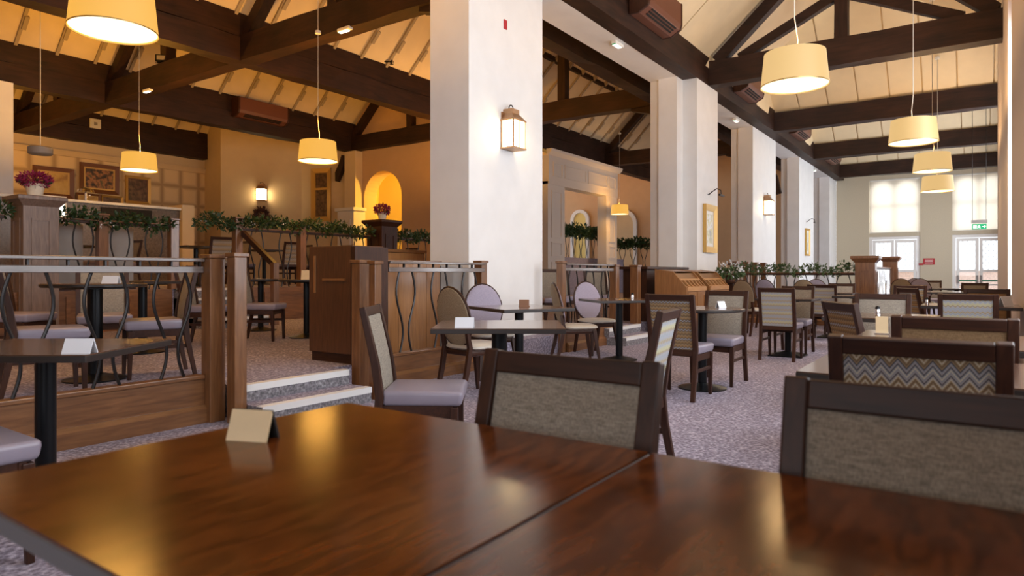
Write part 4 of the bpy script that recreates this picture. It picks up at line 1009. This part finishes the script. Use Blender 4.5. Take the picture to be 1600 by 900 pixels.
# ================================================================== WALL PIECES
def picture(label, loc, rz, w, h, fw, frame, artm, inner=None, depth=0.06, mount=None):
    t = thing('framed_picture', label, 'picture', loc, rz)
    o = [(-w / 2, -h / 2), (w / 2, -h / 2), (w / 2, h / 2), (-w / 2, h / 2)]; i_ = [(-w / 2 + fw, -h / 2 + fw), (w / 2 - fw, -h / 2 + fw), (w / 2 - fw, h / 2 - fw), (-w / 2 + fw, h / 2 - fw)]
    f = MB()
    for k in range(4):
        a, b, c, d = o[k], o[(k + 1) % 4], i_[(k + 1) % 4], i_[k]
        f.add([(a[0], 0, a[1]), (b[0], 0, b[1]), (c[0], 0, c[1]), (d[0], 0, d[1]), (a[0], depth, a[1]), (b[0], depth, b[1]), (c[0], depth * 0.45, c[1]), (d[0], depth * 0.45, d[1])],
              [(0, 3, 2, 1), (4, 5, 6, 7), (0, 1, 5, 4), (1, 2, 6, 5), (2, 3, 7, 6), (3, 0, 4, 7)])
    f.build('frame', frame, t)
    if inner:
        e = fw; g = fw + inner[0]
        MB().box((-w / 2 + e, 0.012, -h / 2 + e), (w / 2 - e, 0.02, -h / 2 + g)).box((-w / 2 + e, 0.012, h / 2 - g), (w / 2 - e, 0.02, h / 2 - e)).box((-w / 2 + e, 0.012, -h / 2 + g), (-w / 2 + g, 0.02, h / 2 - g)).box((w / 2 - g, 0.012, -h / 2 + g), (w / 2 - e, 0.02, h / 2 - g)).build('slip', inner[1], t)
    MB().box((-w / 2 + fw, 0.004, -h / 2 + fw), (w / 2 - fw, 0.012, h / 2 - fw)).build('canvas', artm, t)
    return t
XW = -24.58
picture('picture with golden canvas behind the left flower pot', (XW, 9.22, 4.05), E_, 1.18, 0.98, 0.13, 'frame_wood', 'art_gold', (0.05, 'gilt'))
picture('dark floral picture in a heavy brown frame, centre of the papered wall', (XW, 10.6, 4.32), E_, 1.24, 1.0, 0.13, 'frame_wood', 'art_floral', (0.05, 'gilt'))
picture('small upright dark picture below the wall-side pendant lamp', (XW, 11.87, 4.07), E_, 0.86, 0.98, 0.09, 'gilt', 'art_dark', (0.03, 'frame_wood'))
picture('small low picture under the golden canvas, left of the pair', (XW, 10.24, 3.58), E_, 0.76, 0.42, 0.07, 'frame_wood', 'art_gold', (0.02, 'gilt'))
picture('small low picture under the floral one, right of the pair', (XW, 11.0, 3.60), E_, 0.70, 0.36, 0.06, 'gilt', 'art_dark')
DF = face(0.65, -2.25)
t = picture('tall gilt framed upright picture beside the archway pilaster', (-19.74, 16.07, 3.98), DF, 0.84, 1.95, 0.15, 'gilt', 'art_dark', (0.03, 'brass'))
MB().box((-0.3, 0.01, 0.18), (0.3, 0.04, 0.26)).build('frame_bar', 'gilt', t)
picture('pale watercolour in a gilt frame on the pilaster of the second pier', (-4.70, 14.13, 2.05), E_, 0.74, 1.02, 0.13, 'gilt', 'art_pale', (0.07, 'plastic_white'), 0.07)
picture('small pale picture on the fourth white pier', (XP1 + 0.01, 25.8, 2.22), E_, 0.62, 0.98, 0.07, 'gilt', 'art_pale', (0.1, 'plastic_white'))
def picture_lamp(label, loc):
    t = thing('picture_lamp', label, 'picture lamp', loc, E_)
    MB().lathe([(0.03, 0), (0.03, 0.012)], 12, (0, 0, 0)).build('wall_plate', 'iron', t)
    MB().tube([(0, 0, 0), (0, 0.08, 0.06), (0, 0.18, 0.12), (0, 0.26, 0.08), (0, 0.28, -0.02)], 0.012, 6).build('arm', 'iron', t, smooth=True)
    MB().tube([(-0.14, 0.28, -0.03), (0.14, 0.28, -0.03)], 0.025, 8).build('lamp_tube', 'iron', t, smooth=True)
picture_lamp('dark swan-neck lamp above the watercolour on the second pier', (-4.70, 14.1, 2.78)); picture_lamp('dark swan-neck lamp above the small picture on the fourth pier', (XP1, 25.8, 2.95))
wr_ = thing('wreath', 'dark round wreath on the chimney wall below the lantern', 'wreath', (-21.49, 14.75, 3.23), DW)
MB().tube([(0.2 * cos(2 * pi * k / 16), 0, 0.2 * sin(2 * pi * k / 16)) for k in range(16)], 0.07, 6, True).build('ring', 'wreath_dark', wr_)
mb = MB(); leaf_cloud(mb, (0, 0, 0), 420, (0.3, 0.1, 0.3), 0.09, 1.0); tag(mb.build('twigs', 'wreath_dark', wr_), kind='stuff')
br = thing('carved_bracket', 'dark curved timber bracket left of the archway pilaster', 'bracket', (-18.92, 16.2, 0), DF)
MB().ribbon([(-0.22, 5.35), (-0.14, 5.0), (0.0, 4.7), (0.06, 4.42)], [0.05, 0.1, 0.11, 0.04], 'y', -0.08, 0.12).build('bracket_arm', 'beam_z', br)
tag(MB().box((XP1, 7.01, 4.27), (XP1 + 0.012, 7.075, 4.39)).build('wall_sign', 'sign_red'), 'tiny red sign high on the nearest white pier', 'sign')
rs = thing('notice', 'small red notice on the end wall between the doors', 'sign', (-1.57, 31.99, 1.57))
MB().box((-0.2, -0.01, -0.12), (0.2, 0.0, 0.14)).build('plate', 'sign_red', rs); MB().box((-0.36, -0.01, -0.14), (-0.2, 0.0, -0.06)).build('side_plate', 'sign_red', rs)
for z_ in (-0.06, 0.0, 0.06): MB().box((-0.14, -0.014, z_), (0.14, -0.01, z_ + 0.018)).build('print_line', 'plastic_white', rs)
# hanging exit sign
es = thing('exit_sign', 'green emergency exit sign hanging on wires before the right end door', 'sign', (0.08, 24.4, 2.42))
MB().box((-0.18, -0.012, 0), (0.18, 0.012, 0.16)).build('sign_plate', 'sign_green', es)
MB().box((-0.2, -0.03, 0.18), (0.2, 0.03, 0.28)).build('light_box', 'grey_panel', es)
g = MB().box((-0.15, -0.016, 0.03), (-0.06, -0.012, 0.13)).build('door_symbol', 'sign_white', es)
g = MB().lathe([(0.001, -0.016), (0.016, -0.014), (0.001, -0.012)], 8, (0.0, 0, 0.125)); g = MB().box((-0.02, -0.016, 0.105), (0.01, -0.012, 0.135))
g.ribbon([(0.0, 0.10), (-0.01, 0.065), (0.03, 0.03)], 0.01, 'y', -0.016, -0.012).ribbon([(-0.01, 0.065), (-0.045, 0.03)], 0.009, 'y', -0.016, -0.012).ribbon([(-0.04, 0.09), (0.0, 0.095), (0.03, 0.075)], 0.008, 'y', -0.016, -0.012); g.build('running_figure', 'sign_white', es)
MB().ribbon([(0.07, 0.08), (0.15, 0.08)], 0.01, 'y', -0.016, -0.012).ribbon([(0.12, 0.12), (0.155, 0.08), (0.12, 0.04)], 0.01, 'y', -0.016, -0.012).build('arrow', 'sign_white', es)
MB().tube([(-0.17, 0, 0.28), (-0.17, 0, 4.2)], 0.006, 4).tube([(0.17, 0, 0.28), (0.17, 0, 4.2)], 0.006, 4).build('suspension_wires', 'iron', es)
def exit_light(label, loc, rz):
    t = thing('emergency_light', label, 'emergency light', loc, rz)
    MB().box((-0.05, -0.16, -0.06), (0.05, 0.16, 0)).build('housing', 'plastic_white', t, 0.015)
    MB().box((-0.035, -0.14, -0.075), (0.035, 0.09, -0.06)).build('lens', 'lamp_glow', t)
    MB().box((-0.035, -0.155, -0.072), (0.035, -0.142, -0.02)).build('indicator', 'sign_green', t)
exit_light('emergency light on the soffit between the first two piers', (-5.14, 10.6, 5.13), 0)
exit_light('emergency light on the soffit between the second and third piers', (-5.14, 17.6, 5.13), 0)
exit_light('emergency light on the soffit far down the pier row', (-5.14, 27.9, 5.13), 0)
exit_light('emergency light under the tie beam left of the lantern pier', (-9.25, 8.05, 5.49), pi / 2 + pi)
exit_light('emergency light under the tie beam near the largest left lamp', (-16.2, 8.05, 5.49), pi / 2 + pi)
def ac_unit(label, x, y0, y1, z):
    t = thing('air_unit', label, 'air conditioner', (x, (y0 + y1) / 2, z)); L = (y1 - y0) / 2; d = 0.36; h = 0.56
    prof = [(0, 0), (d * 0.45, 0.0), (d * 0.92, 0.09), (d, 0.18), (d, h), (0, h)]
    MB().prism(prof, 'y', -L, L).build('casing', 'ac_brown', t, 0.01)
    for s in (-1, 1): MB().prism([(-0.0, -0.005), (d * 0.47, -0.005), (d * 0.95, 0.085), (d + 0.008, 0.18), (d + 0.008, h + 0.005), (0, h + 0.005)], 'y', s * (L - 0.02), s * (L + 0.04)).build('end_cap', 'dark_wood_z', t, 0.01)
    u = Vector((d * 0.47, 0, 0.09)).normalized(); nrm = Vector((u.z, 0, -u.x))
    for k in range(3):
        p = Vector((d * 0.5, 0, 0.006)) + u * (0.03 + 0.055 * k)
        MB().hexa([(p + nrm * 0.012 + Vector((0, -L * 0.75, 0))), (p + nrm * 0.012 + u * 0.028 + Vector((0, -L * 0.75, 0))), (p + nrm * 0.012 + u * 0.028 + Vector((0, L * 0.75, 0))), (p + nrm * 0.012 + Vector((0, L * 0.75, 0)))],
                  [(p - nrm * 0.01 + Vector((0, -L * 0.75, 0))), (p - nrm * 0.01 + u * 0.028 + Vector((0, -L * 0.75, 0))), (p - nrm * 0.01 + u * 0.028 + Vector((0, L * 0.75, 0))), (p - nrm * 0.01 + Vector((0, L * 0.75, 0)))]).build('louvre', 'black_void', t)
for i, (y0, y1) in enumerate(((10.15, 11.55), (15.9, 17.2), (21.6, 23.0), (27.4, 28.8))):
    ac_unit(['nearest brown air unit on the wall plate, top centre', 'second brown air unit on the wall plate, behind the big pendant', 'third brown air unit on the wall plate', 'farthest brown air unit on the wall plate'][i], -4.70, y0, y1, 5.38)
ac_unit('brown air unit on the left hall valley beam', -18.31, 11.6, 13.3, 5.80)
def flood(label, loc, rz):
    t = thing('floodlight', label, 'floodlight', loc, rz)
    MB().box((-0.14, -0.1, 0), (0.14, 0.12, 0.16)).build('housing', 'black_metal', t, 0.015); MB().box((-0.1, -0.11, 0.03), (0.1, -0.1, 0.13)).build('lens', 'grey_panel', t)
    MB().ribbon([(-0.16, 0.06), (-0.16, -0.02), (0.16, -0.02), (0.16, 0.06)], 0.008, 'y', -0.01, 0.01).build('yoke', 'black_metal', t)
def up_beam(loc, aim, power):
    l = bpy.data.lights.new('floodlight_beam', 'SPOT'); l.energy = power; l.color = WARM; l.spot_size = radians(140); l.spot_blend = 0.6; l.shadow_soft_size = 0.1
    o = bpy.data.objects.new('floodlight_beam', l); COL.objects.link(o); o.location = loc
    o.rotation_euler = (Vector(aim) - Vector(loc)).to_track_quat('-Z', 'Y').to_euler()
up_beam((-15.3, 7.7, 6.4), (-17.0, 6.0, 8.5), 60)
flood('black floodlight on top of the double valley beam', (-12.42, 12.2, 6.50), 0.8); flood('black floodlight on the tie beam behind the largest lamp', (-15.6, 8.1, 6.03), 0.8)
sb = thing('sensor_box', 'pale square sensor box high above the papered wall', 'sensor', (-24.2, 10.3, 5.95))
MB().box((-0.02, -0.17, 0), (0.05, 0.17, 0.32)).build('cover', 'plastic_white', sb, 0.015); MB().box((0.05, -0.05, 0.1), (0.06, 0.05, 0.2)).build('sensor_eye', 'grey_panel', sb)
dp = thing('pendant_speaker', 'flat grey drum hanging on a rod at far left', 'speaker', (-15.0, 5.4, 3.42))
MB().lathe([(0.19, 0), (0.21, 0.02), (0.21, 0.13), (0.18, 0.15)], 24).build('drum', 'grey_panel', dp, smooth=True); MB().tube([(0, 0, 0.15), (0, 0, 5.0)], 0.008, 5).build('rod', 'plastic_white', dp)

# ================================================================== FURNITURE UNITS
st = thing('host_stand', 'tall dark oak stand right of the entrance steps', 'cabinet', (-5.05, 4.42, M_Z))
MB().box((-0.32, -0.2, 0.09), (0.30, 0.2, 1.11)).build('body', 'stand_wood', st, 0.006)
MB().box((-0.30, -0.18, 0), (0.28, 0.18, 0.09)).build('plinth', 'dark_wood_x', st)
MB().box((0.30, -0.22, 0.0), (0.36, 0.2, 1.1)).build('side_panel', 'dark_wood_z', st)
MB().box((-0.235, -0.215, 0.66), (-0.215, -0.2, 1.02)).build('vertical_handle', 'oak_z', st); MB().box((-0.10, -0.22, 0.78), (0.22, -0.2, 0.80)).build('ledge_strip', 'oak_x', st)
sc_ = thing('screen_panel', 'warm oak panelled screen behind the railing next to the stand', 'screen', (-5.12, 0, M_Z))
for k in range(5): MB().box((-0.03, 4.72 + k * 0.225, 0.0), (0.03, 4.94 + k * 0.225, 0.96)).build('plank', 'oak_z', sc_)
MB().box((-0.035, 5.86, 0.0), (0.035, 6.25, 0.94)).build('grey_panel', 'grey_panel', sc_)
MB().box((-0.045, 4.70, 0.96), (0.045, 5.86, 0.99)).build('cap', 'rail_wood_y', sc_)
ob = thing('oak_box', 'yellow-lit oak box standing behind the oak screen', 'box', (-6.4, 6.4, M_Z))
MB().box((-0.25, -0.35, 0), (0.25, 0.35, 1.12)).build('body', 'oak_z', ob, 0.01); MB().box((-0.27, -0.37, 1.12), (0.27, 0.37, 1.16)).build('lid', 'rail_wood_y', ob, 0.005)
def oak_station(label, y0, y1):
    t = thing('cutlery_station', label, 'cabinet', (-4.18, 0, 0)); x0, x1 = -0.28, 0.28
    prof = [(x0, 0), (x1, 0), (x1, 0.86), (x1 - 0.24, 1.13), (x0, 1.17)]
    for y in (y0, y1 - 0.03): MB().prism(prof, 'y', y, y + 0.03).build('side_panel', 'oak_z', t, 0.003)
    MB().box((x0, y0 + 0.03, 0.04), (x0 + 0.02, y1 - 0.03, 1.16)).build('back_panel', 'oak_z', t)
    MB().add([(x1 - 0.26, y0 + 0.03, 1.13), (x1 - 0.26, y1 - 0.03, 1.13), (x0, y1 - 0.03, 1.165), (x0, y0 + 0.03, 1.165)], [(0, 1, 2, 3)]).build('top', 'oak_y', t)
    MB().box((x1 - 0.03, y0 + 0.03, 0.06), (x1 - 0.012, y1 - 0.03, 0.84)).build('front_panel', 'oak_z', t)
    f = MB(); L = y1 - y0
    for k in range(2): pframe(f, y0 + 0.07 + k * (L / 2 - 0.04), y0 + L / 2 - 0.01 + k * (L / 2 - 0.04), 0.1, 0.78, x1 - 0.012, 0.012, 0.06)
    f.build('door_moulding', 'oak_z', t)
    MB().hexa([(x1 - 0.05, y0 + 0.03, 0.80), (x1 + 0.012, y0 + 0.03, 0.80), (x1 + 0.012, y1 - 0.03, 0.80), (x1 - 0.05, y1 - 0.03, 0.80)], [(x1 - 0.05, y0 + 0.03, 0.885), (x1 + 0.012, y0 + 0.03, 0.868), (x1 + 0.012, y1 - 0.03, 0.868), (x1 - 0.05, y1 - 0.03, 0.885)]).build('front_lip', 'oak_light', t)
    MB().add([(x1 - 0.06, y0 + 0.03, 0.72), (x1 - 0.06, y1 - 0.03, 0.72), (x1 - 0.26, y1 - 0.03, 0.95), (x1 - 0.26, y0 + 0.03, 0.95)], [(0, 1, 2, 3)]).build('tray', 'dark_wood_y', t)
    MB().hexa([(x1 - 0.15, y0 + 0.03, 0.985), (x1 - 0.12, y0 + 0.03, 0.965), (x1 - 0.12, y1 - 0.03, 0.965), (x1 - 0.15, y1 - 0.03, 0.985)], [(x1 - 0.13, y0 + 0.03, 1.01), (x1 - 0.10, y0 + 0.03, 0.985), (x1 - 0.10, y1 - 0.03, 0.985), (x1 - 0.13, y1 - 0.03, 1.01)]).build('middle_lip', 'oak_light', t)
    MB().add([(x1 - 0.14, y0 + 0.03, 0.97), (x1 - 0.14, y1 - 0.03, 0.97), (x1 - 0.25, y1 - 0.03, 1.10), (x1 - 0.25, y0 + 0.03, 1.10)], [(0, 1, 2, 3)]).build('sloping_panel', 'rail_wood_y', t)
    for k in range(1, 6):
        y = y0 + L * k / 6
        MB().prism([(x1 - 0.05, 0.75), (x1 - 0.012, 0.882), (x1 - 0.11, 0.995), (x1 - 0.16, 0.96)], 'y', y - 0.014, y + 0.014).build('divider', 'oak_light', t)
    MB().box((x0 + 0.02, y0 + 0.03, 0.0), (x1 - 0.05, y1 - 0.03, 0.06)).build('plinth', 'dark_wood_y', t)
oak_station('oak cutlery station with sloping slotted top, nearer of the two', 10.62, 11.6)
oak_station('oak cutlery station with sloping slotted top, farther of the two', 11.78, 12.9)
dc = thing('dark_counter', 'dark wooden counter behind the oak cutlery stations', 'counter', (-4.95, 11.9, M_Z))
MB().box((-0.25, -0.95, 0), (0.2, 0.95, 0.92)).build('body', 'dark_wood_z', dc); MB().box((-0.3, -1.05, 0.92), (0.26, 1.0, 0.97)).build('worktop', 'dark_wood_y', dc, 0.01)
ps = thing('plant_stand', 'slim dark stand under the white flower pot', 'stand', (-3.98, 13.2, 0))
MB().box((-0.16, -0.16, 0.90), (0.16, 0.16, 0.94)).build('top', 'dark_wood_x', ps, 0.005); MB().box((-0.09, -0.09, 0.05), (0.09, 0.09, 0.90)).build('stem', 'dark_wood_z', ps); MB().box((-0.15, -0.15, 0), (0.15, 0.15, 0.05)).build('foot', 'dark_wood_x', ps)
flower_pot((-3.98, 13.2, 0.94), 'brown pot of white and green flowers on the slim stand', 0.10, 0.16, (0.26, 0.26, 0.16), 'pot_brown', 'flower_white', 110, 300, 0.075)
# terrace: booth backs and bar
for i, (y0, y1) in enumerate(((3.98, 4.48), (4.72, 5.2))):
    t = thing('booth_back', ['wide grey upholstered booth back beside the pedestal', 'narrow grey upholstered booth back under the garland'][i], 'booth', (-10.95, 0, U_Z))
    MB().box((-0.06, y0, 0.05), (0.06, y1, 0.98)).build('padded_back', 'grey_panel', t, 0.02); MB().box((-0.08, y0 - 0.02, 0.0), (0.08, y1 + 0.02, 0.06)).build('plinth', 'dark_wood_y', t)
    MB().box((-0.6, y0, 0.1), (-0.06, y1, 0.45)).build('booth_seat', 'lilac_vinyl', t, 0.03)
bar = thing('bar_servery', 'dark stone bar servery with pale top ledge below the pictures', 'bar', (-16.2, 0, U_Z))
MB().box((-0.3, 4.6, 0), (0.25, 8.68, 1.78)).build('front', 'stone', bar); MB().box((-0.36, 4.5, 1.78), (0.32, 8.70, 1.84)).build('top_ledge', 'plastic_white', bar, 0.01)
MB().box((-0.4, 8.70, 0), (0.36, 9.0, 1.92)).build('end_panel', 'cream_wall', bar)
MB().box((0.25, 6.9, 1.35), (0.3, 8.0, 1.72)).build('dark_screen', 'black_void', bar)
tp = thing('bar_tap', 'chrome domed tap on the bar ledge', 'tap', (-15.95, 6.6, U_Z + 1.84))
MB().lathe([(0.03, 0), (0.025, 0.16), (0.17, 0.18), (0.15, 0.24), (0.05, 0.28)], 20).build('dome', 'chrome', tp, smooth=True); MB().tube([(0.1, 0, 0.1), (0.2, 0, 0.1)], 0.015, 6).build('spout', 'chrome', tp)
hl = thing('hatch_light', 'small glowing white light box at the left of the bar', 'light', (-15.90, 5.98, U_Z + 1.45))
MB().box((-0.02, -0.2, 0), (0.03, 0.2, 0.4)).build('glow_panel', 'lamp_glow', hl, 0.03); MB().box((-0.04, -0.22, -0.03), (0.02, 0.22, 0.43)).build('casing', 'plastic_white', hl)

# ================================================================== TABLE TOP THINGS
def tent(label, loc, rz, w, h, d, front, back=None, cat='menu card'):
    t = thing('menu_holder', label, cat, loc, rz)
    MB().hexa([(-w / 2, -d / 2, 0), (w / 2, -d / 2, 0), (w / 2, -d / 2 + 0.006, 0), (-w / 2, -d / 2 + 0.006, 0)], [(-w / 2, -0.003, h), (w / 2, -0.003, h), (w / 2, 0.003, h), (-w / 2, 0.003, h)]).build('front_leaf', front, t)
    MB().hexa([(-w / 2, d / 2 - 0.006, 0), (w / 2, d / 2 - 0.006, 0), (w / 2, d / 2, 0), (-w / 2, d / 2, 0)], [(-w / 2, -0.003, h), (w / 2, -0.003, h), (w / 2, 0.003, h), (-w / 2, 0.003, h)]).build('back_leaf', back or front, t)
    return t
T_ = 0.77
tent('brass-coloured card holder on the foreground table', (-1.185, 0.795, T_), radians(22), 0.088, 0.058, 0.05, 'card_brass', 'black_void')
tent('white menu card on the table at the left picture edge', (-3.05, 1.24, T_), radians(36), 0.115, 0.06, 0.06, 'card_white')
tent('white menu card on the table before the lantern pier', (-2.57, 3.18, T_), radians(32), 0.115, 0.06, 0.06, 'card_white')
tent('silver card on the round table in the right hall', (-2.02, 6.42, T_), radians(60), 0.09, 0.06, 0.06, 'card_white')
tent('silver card on the round table of the raised level', (-5.6, 2.5, M_Z + T_), radians(40), 0.12, 0.06, 0.06, 'card_white')
tent('white card on the table near the right wall', (0.24, 8.3, T_), radians(60), 0.16, 0.10, 0.08, 'card_white')
tent('pale card on the dark table in the stair opening', (-7.2, 5.62, M_Z + T_), radians(40), 0.13, 0.12, 0.08, 'card_brass')
wb_ = thing('number_block', 'small brown wooden block on the table before the lantern pier', 'block', (-3.66, 5.46, T_), radians(35))
MB().box((-0.05, -0.015, 0), (0.05, 0.015, 0.07)).build('block', 'card_wood', wb_, 0.004); MB().box((-0.055, -0.03, 0), (0.055, 0.03, 0.008)).build('foot', 'card_wood', wb_)
mh = thing('menu_stand', 'grey menu standing in a clear holder on the right row table', 'menu', (-0.42, 4.12, T_), radians(10))
MB().box((-0.03, -0.005, 0.005), (0.03, 0.005, 0.095)).build('menu', 'card_brass', mh); MB().box((-0.035, -0.02, 0), (0.035, 0.02, 0.006)).build('foot', 'chrome', mh); MB().box((0.032, -0.006, 0.0), (0.05, 0.004, 0.09)).build('clip', 'chrome', mh)
def shaker(label, loc):
    t = thing('shaker', label, 'shaker', loc)
    MB().lathe([(0.018, 0), (0.021, 0.02), (0.016, 0.055)], 12).build('glass_body', 'chrome', t, smooth=True); MB().lathe([(0.017, 0.055), (0.017, 0.07), (0.006, 0.08)], 12).build('lid', 'black_metal', t, smooth=True)
shaker('small shaker on the table right of the lantern pier', (-3.62, 7.9, T_)); shaker('small shaker on the table behind the pale zigzag chair', (-0.42, 8.2, T_)); shaker('small shaker on the table in front of the pale grey-backed chair', (-0.62, 5.8, T_))
